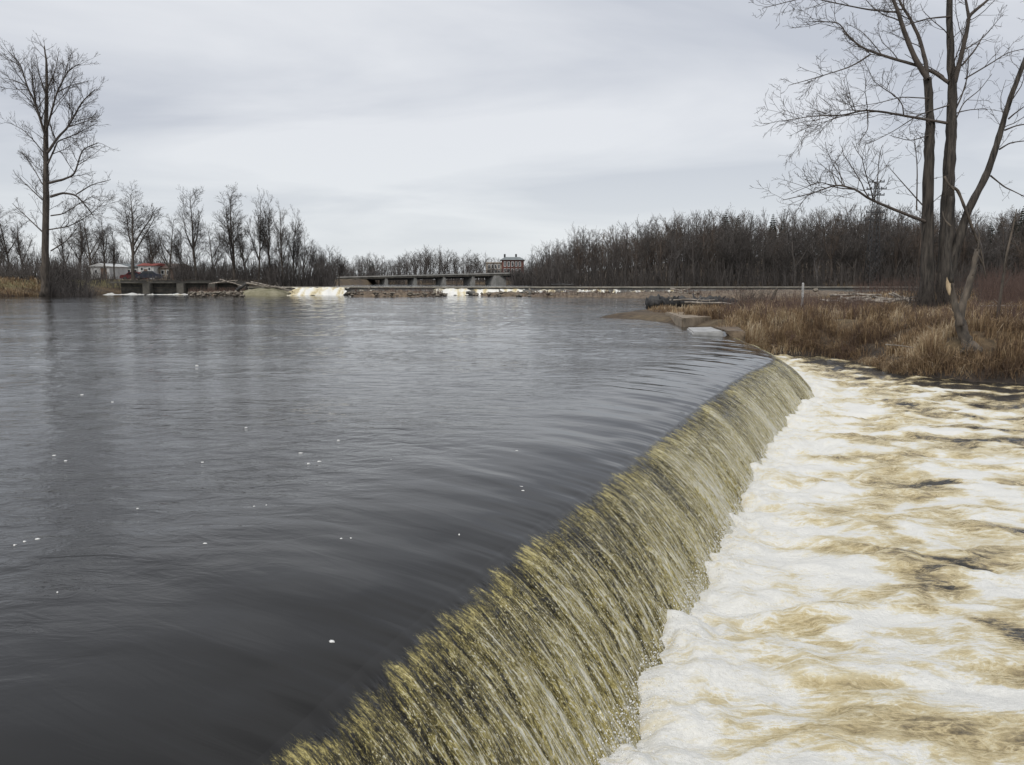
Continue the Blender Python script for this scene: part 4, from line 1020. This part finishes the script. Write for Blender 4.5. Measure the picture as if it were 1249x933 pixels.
brush('far_brush', sp, 'twig_far', 'low brush on the bank under the bridge', rmin=0.04, fork=2)

# far trees beyond the bridge
R = np.random.default_rng(44)
def fprof(px): return np.interp(px, [380, 430, 445, 470, 490, 510, 530, 545, 560, 580, 600, 620, 650], [302, 312, 308, 310, 306, 302, 297, 302, 306, 303, 310, 316, 314])
for row, Yd in enumerate([228, 244, 262]):
    px = 395 + 5 * row
    while px < 700:
        Yr = Yd + R.uniform(-5, 5); p = at_Y(px, 345, Yr); z = gh(p[0], Yr); H = max(4.0, at_Y(px, fprof(px) + abs(R.normal(0, 6)), Yr)[2] - z)
        o = link('far_tree', FT[R.integers(6)], M['twig_far']); o.location = (p[0], Yr, z - 0.1); s_ = H / 14.0; o.scale = (s_ * R.uniform(0.9, 1.4),) * 2 + (s_,); o.rotation_euler = (0, 0, R.uniform(0, 6.28))
        tag(o, 'small bare tree in the distant line behind the bridge', 'tree', 'distant trees behind the bridge')
        px += 9 * R.uniform(0.6, 1.4)
# slender pale tree by the brick building
p = at_Y(648, 347, 172); z = gh(p[0], 172); H = at_Y(648, 303, 172)[2] - z
e = place_tree(1, p[0], 172, z, H, 'slender pale bare tree standing alone beside the brick building', None, w=0.35)

# conifers
def conifer(H, seed):
    R = np.random.default_rng(seed); a = Acc(); t = Acc(); t.tube([(0, 0, -0.2), (0, 0, H * 0.6), (0, 0, H)], [H * 0.015, H * 0.009, 0.02], 6, False)
    lv = int(H * 2.4)
    for k in range(lv):
        f = 0.12 + 0.88 * k / lv; z = H * f; Rr = H * 0.20 * (1 - f) ** 0.8 + 0.15; nb = 9
        for j in range(nb):
            th = j * 6.28 / nb + k * 0.7 + R.uniform(-.25, .25); L = Rr * R.uniform(0.65, 1.15); d = np.array((math.cos(th), math.sin(th), 0)); s_ = np.array((-math.sin(th), math.cos(th), 0))
            q = np.array((0, 0, z)); w = 0.16 * L + 0.08
            V = [q, q + d * L * .5 + s_ * w + (0, 0, .02 * H * .3), q + d * L + (0, 0, -0.22 * L), q + d * L * .5 - s_ * w + (0, 0, .02 * H * .3), q + d * L * .55 + (0, 0, -0.35 * L)]
            a.raw(V, F3=[(0, 1, 4), (1, 2, 4), (2, 3, 4), (3, 0, 4)], F4=[(0, 3, 2, 1)])
    return t.mesh('trunk'), a.mesh('needles', smooth=False)
CM = [conifer(14.0, 700 + i) for i in range(3)]
for i, (px, py, Yd, lb) in enumerate([(883, 258, 165, None), (898, 262, 168, None), (940, 260, 166, None), (953, 264, 170, None), (1243, 249, 150, None), (1232, 262, 152, None), (1255, 244, 150, None), (1204, 270, 160, None), (1216, 268, 162, None), (455, 318, 225, None), (452, 322, 222, None)]):
    p = at_Y(px, 345, Yd); z = gh(p[0], Yd); H = at_Y(px, py, Yd)[2] - z
    e = empty('conifer', (p[0], Yd, z)); e.scale = (H / 14,) * 3; e.rotation_euler = (0, 0, i)
    link('trunk', CM[i % 3][0], M['bark_big'], e); link('needles', CM[i % 3][1], M['conifer'], e)
    if i < 9: tag(e, 'dark green conifer poking out of the dark bare wood', 'conifer', 'conifers in the dark wood')
    else: tag(e, 'tiny dark conifer in the distant line behind the bridge', 'conifer', 'conifers behind the bridge')

# sapling and round shrub on the right
pb = at_Y(1216, 415, 31.5); zb = gh(pb[0], 31.5); e = empty('sapling', (pb[0], 31.5, zb)); S0 = np.array(e.location)
R = np.random.default_rng(9)
def ypath(pts, Y): return np.array([at_Y(x, y, Y) for x, y in pts])
p = ypath([(1214, 415), (1217, 385), (1222, 350), (1228, 310), (1236, 275), (1240, 255)], 31.5); p[0, 2] = zb - 0.1
a = Acc(); r = np.linspace(0.075, 0.02, 6); a.tube(p, r, 7, False, 0.2, 3); link('trunk', a.mesh('sapling_trunk', S0), M['deadwood'], e)
a = Acc(); spawn(a, p, r, 0, dict(PR, dens=[2.2, 2.5, 2.5], ratio=[0.3, 0.45, 0.5], rmin=0.006, levels=2), R); link('crown', a.mesh('sapling_crown', S0), M['twig'], e)
tag(e, 'thin leaning sapling in the grass right of the snag', 'tree')
def shrub(px, py, Y, h, nst, mat, label, group=None, spread=0.6):
    pb = at_Y(px, py, Y); zb = gh(pb[0], Y); e = empty('shrub', (pb[0], Y, zb)); R = np.random.default_rng(int(px)); a = Acc(); a2 = Acc()
    P = dict(PR, dens=[5.0, 5, 5], ratio=[0.45, 0.5, 0.5], rmin=0.005, levels=2, minL=0.15, segs=[3, 2, 2], sides=[3, 3, 3])
    for k in range(nst):
        th = R.uniform(0, 6.28); c = branch_path(np.array((0.1 * math.cos(th), 0.1 * math.sin(th), -0.05)), np.array((math.cos(th) * spread, math.sin(th) * spread, 1)), h * R.uniform(0.7, 1.1), 5, 0.15, 0.03, R)
        rr = np.linspace(0.014, 0.005, 6); a.tube(c, rr, 4, False); spawn(a2, c, rr, 0, P, R)
    link('stems', a.mesh('shrub_stems'), M[mat], e); link('twigs', a2.mesh('shrub_twigs'), M[mat], e)
    return tag(e, label, 'shrub', group)
shrub(1218, 414, 30.5, 0.85, 16, 'twig_red', 'dense round reddish shrub at the foot of the thin sapling', None, 0.9)
shrub(905, 376, 56, 1.7, 14, 'twig', 'dark bare shrub behind the large dark log', None, 0.7)
shrub(925, 372, 60, 1.5, 12, 'twig', 'dark bare shrub in the meadow right of the log', None, 0.8)
shrub(912, 393, 44, 0.9, 10, 'twig', 'small dark twiggy shrub in the grass above the concrete block', None, 0.8)
shrub(955, 425, 34.8, 0.9, 14, 'twig_red', 'low reddish shrub overhanging the bank beyond the weir end', None, 0.9)
shrub(1030, 425, 32.6, 0.7, 12, 'twig_red', 'low reddish shrub on the bank edge by the slack water', None, 0.9)

# ------------------------------------------------------------------ dry grass of the right bank
def grass(name, x, y, h0, h1, w, lean, label, curve=0.35):
    n = len(x); z = ground_h(x, y) - 0.03
    h = rng.uniform(h0, h1, n) * np.clip(0.8 + 0.8 * pn(x * 0.55, y * 0.55, 88) + 0.5 * pn(x * 1.5, y * 1.5, 87), 0.25, 1.7)
    th = rng.uniform(0, 6.28, n); bend = np.abs(rng.normal(0, lean, n)) + 0.05
    wind = np.stack([0.10 * pn(x * 0.3, y * 0.3, 89), 0.10 * pn(x * 0.3 + 7, y * 0.3, 90)], -1)
    dx_ = np.cos(th) * bend + wind[:, 0]; dy_ = np.sin(th) * bend + wind[:, 1]
    fa = rng.uniform(0, 3.14, n); ww = w * rng.uniform(0.6, 1.4, n) / 2; ax = np.cos(fa) * ww; ay = np.sin(fa) * ww
    P = np.stack([x, y, z], -1); M1 = P + np.stack([dx_ * h * 0.3, dy_ * h * 0.3, h * 0.6], -1); TP = P + np.stack([dx_ * h * (0.8 + curve), dy_ * h * (0.8 + curve), h * np.clip(1 - bend * 0.5, 0.25, 1)], -1)
    S_ = np.stack([ax, ay, 0 * ax], -1)
    V = np.stack([P - S_, P + S_, M1 - S_ * .8, M1 + S_ * .8, TP], 1).reshape(-1, 3)
    i = np.arange(n)[:, None] * 5
    q = (i + np.array([(0, 1, 3, 2)])).reshape(-1, 4); t3 = (i + np.array([(2, 3, 4)])).reshape(-1, 3)
    tone = np.clip(0.46 + 0.75 * fbm(x * 0.33, y * 0.33, 3, 92) + 0.35 * pn(x * 1.6, y * 1.6, 94) + rng.normal(0, 0.2, n), 0, 1)
    o = link(name, make_mesh(name, V, [t3, q], False, {'rnd': np.repeat(tone, 5)}), M['straw'])
    return tag(o, label, 'grass', kind='stuff')
def gscatter(n, x0, x1, y0, y1, thr=-0.25, mU=0.8, mL=0.75):
    x = rng.uniform(x0, x1, n); y = rng.uniform(y0, y1, n)
    ok = inside(x, y, LAND) & (dpoly(x, y, UP) > mU) & (dpoly(x, y, LO) > mL) & (pn(x * 0.45, y * 0.45, 93) > thr) & (np.abs(x / y) < 0.66)
    for (cx, cy, rr) in [(at_z(840, 385, .45)[0], at_z(840, 385, .45)[1], 1.6), (pb_[0], pb_[1], 1.2), (28.0, 62.0, 4.0), (24.5, 60.5, 2.5), (13.0, 56.5, 2.2)]:
        ok &= np.hypot(x - cx, y - cy) > rr
    return x[ok], y[ok]
pb_ = at_z(860, 400, 0.2)
x, y = gscatter(5200, 7, 30, 23, 40, -0.35)
k = rng.integers(0, len(x), 52000); x, y = x[k] + rng.normal(0, 0.10, 52000), y[k] + rng.normal(0, 0.10, 52000)
grass('bank_grass', x, y, 0.25, 0.82, 0.016, 0.45, 'tall dry tan grass along the right bank')
x, y = gscatter(82000, 8, 48, 39, 64, -0.3, mU=1.2)
grass('meadow_grass', x, y, 0.12, 0.42, 0.026, 0.4, 'dry brown grass of the meadow behind the bank')
x, y = gscatter(50000, 14, 85, 62, 125, -0.3, mU=2.0)
grass('far_meadow_grass', x, y, 0.15, 0.45, 0.05, 0.3, 'dull brown grass towards the wood')
# matted straw hanging over the edge
n = 9000; k = rng.integers(0, len(LO) - 4, n) + 1; f = rng.random(n); q = LO[k] + (LO[k + 1] - LO[k]) * f[:, None]
x = q[:, 0] + rng.normal(0.25, 0.22, n); y = q[:, 1] + np.abs(rng.normal(0.75, 0.35, n)); ok = inside(x, y, LAND)
grass('edge_straw', x[ok], y[ok], 0.25, 0.55, 0.014, 0.9, 'matted pale straw hanging over the bank edge', 0.6)
# left bank rough grass
n = 9000; px = rng.uniform(-60, 120, n); Yd = rng.uniform(99, 112, n); x = (px - 624.5) / F * Yd; ok = inside(x, Yd, LEFT)
grass('left_bank_grass', x[ok], Yd[ok], 0.25, 0.7, 0.05, 0.4, 'rough brown grass on the left bank')

# ------------------------------------------------------------------ sluice on the left
SY = 117.0
sx0 = at_Y(140, 350, SY)[0]; sx1 = at_Y(300, 350, SY)[0]
ztop = at_Y(200, 345.5, SY)[2]
e = empty('sluice_wall', ((sx0 + sx1) / 2, SY, 0)); E0 = np.array(e.location)
for px in (183, 224, 262, 298):
    xw = at_Y(px, 350, SY)[0]; a = Acc(); a.box((xw, SY - 0.4, (ztop - 0.6) / 2), (0.95, 1.8, ztop + 0.6)); link('pier', a.mesh('pier', E0, False), M['concrete_dark'], e)
for p0, p1 in ((144, 183), (183, 224), (224, 262), (262, 298)):
    xa = at_Y(p0, 350, SY)[0]; xb = at_Y(p1, 350, SY)[0]; a = Acc()
    for r_ in range(5): a.box(((xa + xb) / 2, SY + 0.05 * (r_ % 2), -0.3 + 0.5 * r_), (xb - xa - 0.9, 0.25, 0.47), 0, 0.02)
    link('gate', a.mesh('gate', E0, False), M['dark_timber'], e)
a = Acc(); a.box(((sx0 + sx1) / 2, SY - 0.1, ztop + 0.13), (sx1 - sx0 + 1, 1.3, 0.22)); link('top_beam', a.mesh('beam', E0, False), M['concrete_dark'], e)
tag(e, 'old sluice wall with concrete piers and dark timber gates', 'dam')
p = at_z(131, 357, 0); rb = rock(p[0], 113.6, 0.75, 1.45, 'large rounded mossy concrete buttress at the end of the sluice wall', None, 'moss_concrete', 'buttress'); rb.name = 'buttress'; rb.scale = (1.35, 1.2, 1.9)
for (p0, p1, s_) in [(134, 182, 301), (184, 226, 311), (226, 300, 321)]:
    xa = at_Y(p0, 357, 115.5)[0]; xb = at_Y(p1, 357, 115.5)[0]; n = 60; m = 12
    U, Vv = np.meshgrid(np.linspace(xa, xb, n), np.linspace(0, 1, m)); y = 116.0 - 4.0 * Vv; z = (0.38 * np.clip(pn(U * 1.1, 0.3, s_) + 0.1, 0.0, 1)) * (1 - Vv) ** 2 + 0.10 * fbm(U * 2, y * 2, 3, s_) + 0.03 - 0.25 * Vv ** 3
    o = link('sluice_foam', make_mesh('sluice_foam', np.stack([U, y, z], -1).reshape(-1, 3), grid_faces(m, n)[:, ::-1], True, {'foam': 0.82 + 0.4 * pn(U * 0.9, y * 0.6, s_ + 1)}), M['foam']); struct(o, 'white foam below the sluice wall')

# ------------------------------------------------------------------ buildings on the left
def gable(e, E0, x0, x1, y0, y1, z0, z1, zr, wall, roof, ridge='x', ov=0.3):
    a = Acc(); a.box(((x0 + x1) / 2, (y0 + y1) / 2, (z0 + z1) / 2), (x1 - x0, y1 - y0, z1 - z0)); link('wall', a.mesh('wall', E0, False), M[wall], e)
    a = Acc(); X0, X1, Y0, Y1 = x0 - ov, x1 + ov, y0 - ov, y1 + ov
    if ridge == 'x':
        ym = (y0 + y1) / 2; V = [(X0, Y0, z1), (X1, Y0, z1), (X1, Y1, z1), (X0, Y1, z1), (X0, ym, zr), (X1, ym, zr)]; a.raw(V, F3=[(0, 4, 3), (1, 2, 5)], F4=[(0, 1, 5, 4), (2, 3, 4, 5), (0, 3, 2, 1)])
    else:
        xm = (x0 + x1) / 2; V = [(X0, Y0, z1), (X1, Y0, z1), (X1, Y1, z1), (X0, Y1, z1), (xm, Y0, zr), (xm, Y1, zr)]; a.raw(V, F3=[(0, 1, 4), (2, 3, 5)], F4=[(1, 2, 5, 4), (3, 0, 4, 5), (0, 3, 2, 1)])
    a.V = [v + (0, 0, 0.003) for v in a.V]
    link('roof', a.mesh('roof', E0, False), M[roof], e)
def pane(e, E0, name, x, y, z, w, h, mat, trim=None):
    a = Acc(); a.box((x, y, z), (w, 0.1, h)); o = link(name, a.mesh(name, E0, False), M[mat], e)
    if trim:
        b = Acc(); t = 0.12
        for dx_, dz_, ww, hh in ((0, h / 2 + t / 2, w + 2 * t, t), (0, -h / 2 - t / 2, w + 2 * t, t), (-w / 2 - t / 2, 0, t, h), (w / 2 + t / 2, 0, t, h)): b.box((x + dx_, y - 0.03, z + dz_), (ww, 0.14, hh))
        link('frame', b.mesh('frame', E0, False), M[trim], o)
    return o
BY = 150.0
def bz(py, Y=BY): return at_Y(100, py, Y)[2]
def bx(px, Y=BY): return at_Y(px, 340, Y)[0]
def build(name, px0, px1, ytop, yeave, ybot, Y, dep, wall, roof, label, ridge='x', wins=(), cat='building', door=None):
    z0 = gh(bx((px0 + px1) / 2, Y), Y) - 0.2; e = empty(name, (bx((px0 + px1) / 2, Y), Y + dep / 2, z0 + 0.2)); E0 = np.array(e.location)
    gable(e, E0, bx(px0, Y), bx(px1, Y), Y, Y + dep, z0, bz(yeave, Y), bz(ytop, Y), wall, roof, ridge)
    for (wp, wy, ww, wh) in wins: pane(e, E0, 'window', bx(wp, Y), Y - 0.03, bz(wy, Y), ww * Y / F, wh * Y / F, 'glass', 'white')
    if door: pane(e, E0, 'door', bx(door, Y), Y - 0.03, z0 + 1.2, 1.0, 2.0, 'brownroof')
    return tag(e, label, cat)
build('white_shed', 111, 134, 321, 325, 337, 146, 7, 'white', 'white', 'small white gabled shed behind the left bank brush', 'y', [(118, 331, 2.5, 3)], door=127)
build('long_building', 134, 172, 321, 325, 340, 156, 9, 'greyclad', 'slate', 'long low grey building beside the white shed', 'x', [(142, 331, 3, 4), (150, 331, 3, 4), (158, 331, 3, 4), (166, 331, 3, 4)], door=146)
build('red_roofed_house', 169, 188, 320.5, 324, 340, 148, 6, 'white', 'redroof', 'little white building with a red roof', 'x', [(174, 328, 2.4, 3.2), (183, 328, 2.4, 3.2)], door=179)
build('brown_cabin', 192, 216, 321, 327, 341, 150, 7, 'stucco', 'brownroof', 'tan cabin with a brown roof and two pale windows', 'x', [(199, 332, 3, 4), (206, 332, 3, 4)], door=212)
# parked cars
def car(px, Y, mat, label, py=336):
    x = bx(px, Y); z = gh(x, Y); e = empty('parked_car', (x, Y, z)); e.rotation_euler = (0, 0, random.uniform(-0.3, 0.3))
    prof = [(-2.1, .35), (-2.1, .75), (-1.95, .95), (-1.2, 1.0), (-.6, 1.45), (.75, 1.48), (1.35, 1.05), (2.0, .95), (2.15, .7), (2.15, .35)]
    n = len(prof); V = [(a_, -.85, b_) for a_, b_ in prof] + [(a_, .85, b_) for a_, b_ in prof]
    q = [(i, i + 1, i + 1 + n, i + n) for i in range(n - 1)] + [(n - 1, 0, n, 2 * n - 1)]; a = Acc(); a.raw(V, F4=q)
    k = [(0, i, i + 1) for i in range(1, n - 1)]; a.F3.append(np.array(k)[:, ::-1]); a.F3.append(np.array(k) + n)
    link('body', a.mesh('car_body', smooth=False), M[mat], e)
    for s_ in (-1, 1):
        for wx in (-1.3, 1.35):
            t = Acc(); t.tube([(wx, s_ * .88, .33), (wx, s_ * .66, .33)], [.33, .33], 14); link('wheel', t.mesh('wheel'), M['steel'], e)
        t = Acc(); t.raw([(-.95, s_ * .865, 1.02), (-.5, s_ * .865, 1.38), (.7, s_ * .865, 1.4), (1.1, s_ * .865, 1.05)], F4=[(0, 1, 2, 3) if s_ > 0 else (3, 2, 1, 0)]); link('side_window', t.mesh('side_window', smooth=False), M['glass'], e)
    return tag(e, label, 'car')
car(164, 143, 'redpaint', 'red car parked between the brush and the long grey building')
car(181, 139, 'darkpaint', 'dark blue car parked in front of the red roofed building')

# picnic tables on the lawn (tiny dark shapes)
for px in (19, 33):
    Yp = 118; x = bx(px, Yp); z = gh(x, Yp); e = empty('picnic_table', (x, Yp, z)); 
    a = Acc()
    for k in range(4): a.box((0, -.3 + .2 * k, .75), (1.8, .17, .05))
    link('tabletop', a.mesh('tabletop', smooth=False), M['dark_timber'], e)
    for s_ in (-1, 1):
        a = Acc(); a.box((0, s_ * .7, .45), (1.8, .28, .05)); link('bench', a.mesh('bench', smooth=False), M['dark_timber'], e)
        a = Acc(); a.tube([(s_ * .6, -.65, 0), (s_ * .6, -.25, .73)], [.05, .05], 4); a.tube([(s_ * .6, .65, 0), (s_ * .6, .25, .73)], [.05, .05], 4); a.box((s_ * .6, 0, .40), (.08, 1.6, .08)); link('leg_frame', a.mesh('leg', smooth=False), M['dark_timber'], e)
    tag(e, 'dark picnic table on the left bank lawn', 'table', 'picnic tables on the lawn')

# ------------------------------------------------------------------ bridge
BL = at_Y(412, 338.5, 200); BR = at_Y(622, 333.5, 176)
e = empty('bridge', ((BL[0] + BR[0]) / 2, 188, 0.8)); E0 = np.array(e.location)
d = BR - BL; Lb = np.hypot(d[0], d[1]); th = math.atan2(d[1], d[0]); nrm = np.array((-math.sin(th), math.cos(th), 0))
def beam(off, zo, w, h, name, mat):
    V = []
    for P_ in (BL, BR):
        for o_ in (off, off + w):
            for z_ in (zo, zo + h): V.append(P_ + nrm * o_ + (0, 0, z_))
    a = Acc(); a.raw(V, F4=[(0, 4, 5, 1), (2, 3, 7, 6), (0, 2, 6, 4), (1, 5, 7, 3), (0, 1, 3, 2), (4, 6, 7, 5)]); return link(name, a.mesh(name, E0, False), M[mat], e)
beam(0, -0.40, 9, 0.36, 'deck', 'concrete_dark'); beam(-0.15, -0.05, 0.3, 0.25, 'parapet', 'concrete_far'); beam(8.9, -0.05, 0.3, 0.25, 'parapet', 'concrete_dark'); beam(0.8, -0.7, 0.4, 0.3, 'girder', 'steel'); beam(7.5, -0.7, 0.4, 0.3, 'girder', 'steel')
for px in (440, 478, 514.5, 549.5, 583, 613):
    f = (px - 412) / (622 - 412.0); P_ = BL + d * f; a = Acc(); w = 0.55 if px < 610 else 2.4; dirp = np.array((-0.36, 0.93, 0)); side = np.array((0.93, 0.36, 0)); zt = P_[2] - 0.41; V = []
    for L_0 in (0.4, 7.0):
        for s_ in (-w / 2, w / 2):
            for z_ in (0.2, zt): q = P_ + dirp * L_0 + side * s_; V.append((q[0], q[1], z_))
    a.raw(V, F4=[(0, 2, 3, 1), (4, 5, 7, 6), (0, 1, 5, 4), (2, 6, 7, 3), (1, 3, 7, 5), (0, 4, 6, 2)])
    link('pier' if px < 610 else 'bridge_abutment', a.mesh('bridge_pier', E0, False), M['concrete_far'], e)
for k in range(22):
    f = (k + 0.5) / 22; P_ = BL + d * f; a = Acc(); a.box((P_[0], P_[1] - 0.1, P_[2] + 0.55), (0.1, 0.1, 0.5)); link('rail_post', a.mesh('rail_post', E0, False), M['steel'], e)
beam(-0.12, 0.75, 0.08, 0.08, 'handrail', 'steel')
tag(e, 'low grey road bridge on wall piers across the far river', 'bridge')

# ------------------------------------------------------------------ brick building
KY = 225.0
def kx(px): return at_Y(px, 330, KY)[0]
def kz(py): return at_Y(620, py, KY)[2]
e = empty('brick_building', (kx(617), KY + 6, gh(kx(617), KY))); E0 = np.array(e.location); z0 = E0[2] - 0.3
a = Acc(); a.box(((kx(612) + kx(639)) / 2, KY + 6, (z0 + kz(317)) / 2), (kx(639) - kx(612), 12, kz(317) - z0)); link('wall', a.mesh('wall', E0, False), M['brick'], e)
a = Acc(); a.box(((kx(593) + kx(612)) / 2 - 0.05, KY + 5, (z0 + kz(321)) / 2), (kx(612) - kx(593), 9, kz(321) - z0)); link('wing', a.mesh('wing', E0, False), M['stucco'], e)
a = Acc(); x0, x1 = kx(609.5), kx(640.5); zr0, zr1 = kz(317.0) + 0.004, kz(313.2); V = [(x0, KY - .5, zr0), (x1, KY - .5, zr0), (x1, KY + 12.5, zr0), (x0, KY + 12.5, zr0), (x0 + 1.4, KY + 2, zr1), (x1 - 1.4, KY + 2, zr1), (x1 - 1.4, KY + 10, zr1), (x0 + 1.4, KY + 10, zr1)]
a.raw(V, F4=[(0, 1, 5, 4), (1, 2, 6, 5), (2, 3, 7, 6), (3, 0, 4, 7), (4, 5, 6, 7), (0, 3, 2, 1)]); rf = link('roof', a.mesh('roof', E0, False), M['slate'], e)
for px in (615.5, 629.5): a = Acc(); a.box((kx(px), KY + 4, kz(313) + 0.2), (0.5, 0.7, 1.2)); link('chimney', a.mesh('chimney', E0, False), M['steel'], rf)
a = Acc(); a.box(((kx(592.5) + kx(612)) / 2, KY + 5, kz(321) + 0.15), (kx(612) - kx(592.5), 9.6, 0.28)); link('cornice', a.mesh('cornice', E0, False), M['stucco'], e)
for px in (616, 620.5, 625, 629.5, 634):
    for py in (322, 330.5): pane(e, E0, 'window', kx(px), KY - 0.03, kz(py), 0.4, 1.1, 'glass', 'white')
for px in (596.5, 600.5, 604.5, 608.5):
    for py in (325, 332): pane(e, E0, 'window', kx(px), KY + 0.5 - 0.03, kz(py), 0.4, 1.0, 'glass', 'white')
tag(e, 'red brick building with pale wing and grey hipped roof beyond the bridge', 'building')

# ------------------------------------------------------------------ lattice mast
PY = 136.0
x = at_Y(1063.5, 340, PY)[0]; z0 = gh(x, PY); zt = at_Y(1063, 216, PY)[2] - z0
e = empty('power_pylon', (x, PY, z0)); 
def wid(z): return 0.75 * (1 - z / zt) + 0.22
for sx in (-1, 1):
    for sy in (-1, 1): a = Acc(); a.tube([(sx * wid(-.2), sy * wid(-.2), -.2), (sx * wid(zt * .95), sy * wid(zt * .95), zt * .95)], [.07, .05], 5); link('corner_post', a.mesh('corner_post'), M['steel'], e)
a = Acc(); nb = 16
for k in range(nb):
    za, zb_ = zt * .95 * k / nb, zt * .95 * (k + 1) / nb; wa, wb = wid(za), wid(zb_)
    for (c0, c1) in (((-1, -1), (1, -1)), ((1, -1), (1, 1)), ((1, 1), (-1, 1)), ((-1, 1), (-1, -1))):
        a.tube([(c0[0] * wa, c0[1] * wa, za), (c1[0] * wb, c1[1] * wb, zb_)], [.035, .035], 3, False); a.tube([(c1[0] * wa, c1[1] * wa, za), (c0[0] * wb, c0[1] * wb, zb_)], [.035, .035], 3, False)
link('lattice', a.mesh('lattice'), M['steel'], e)
for py, hw in ((222, 1.2), (230.5, 1.6), (238, 1.3), (259, 1.5), (268, 1.7)):
    zc = at_Y(1063, py, PY)[2] - z0; a = Acc(); a.box((0, 0, zc), (2 * hw, .14, .14)); a.tube([(-hw, 0, zc), (0, 0, zc + .5)], [.03, .03], 3); a.tube([(hw, 0, zc), (0, 0, zc + .5)], [.03, .03], 3)
    arm = link('crossarm', a.mesh('crossarm', smooth=False), M['steel'], e)
    for q in (-hw * .95, -hw * .5, hw * .5, hw * .95): b = Acc(); b.tube([(q, 0, zc + .07), (q, 0, zc + .2), (q, 0, zc + .36)], [.06, .09, .05], 6); link('insulator', b.mesh('insulator'), M['steel'], arm)
a = Acc(); a.tube([(0, 0, zt * .95), (0, 0, zt)], [.05, .03], 5); link('peak', a.mesh('peak'), M['steel'], e)
tag(e, 'tall narrow lattice power pylon rising above the dark wood', 'pylon')
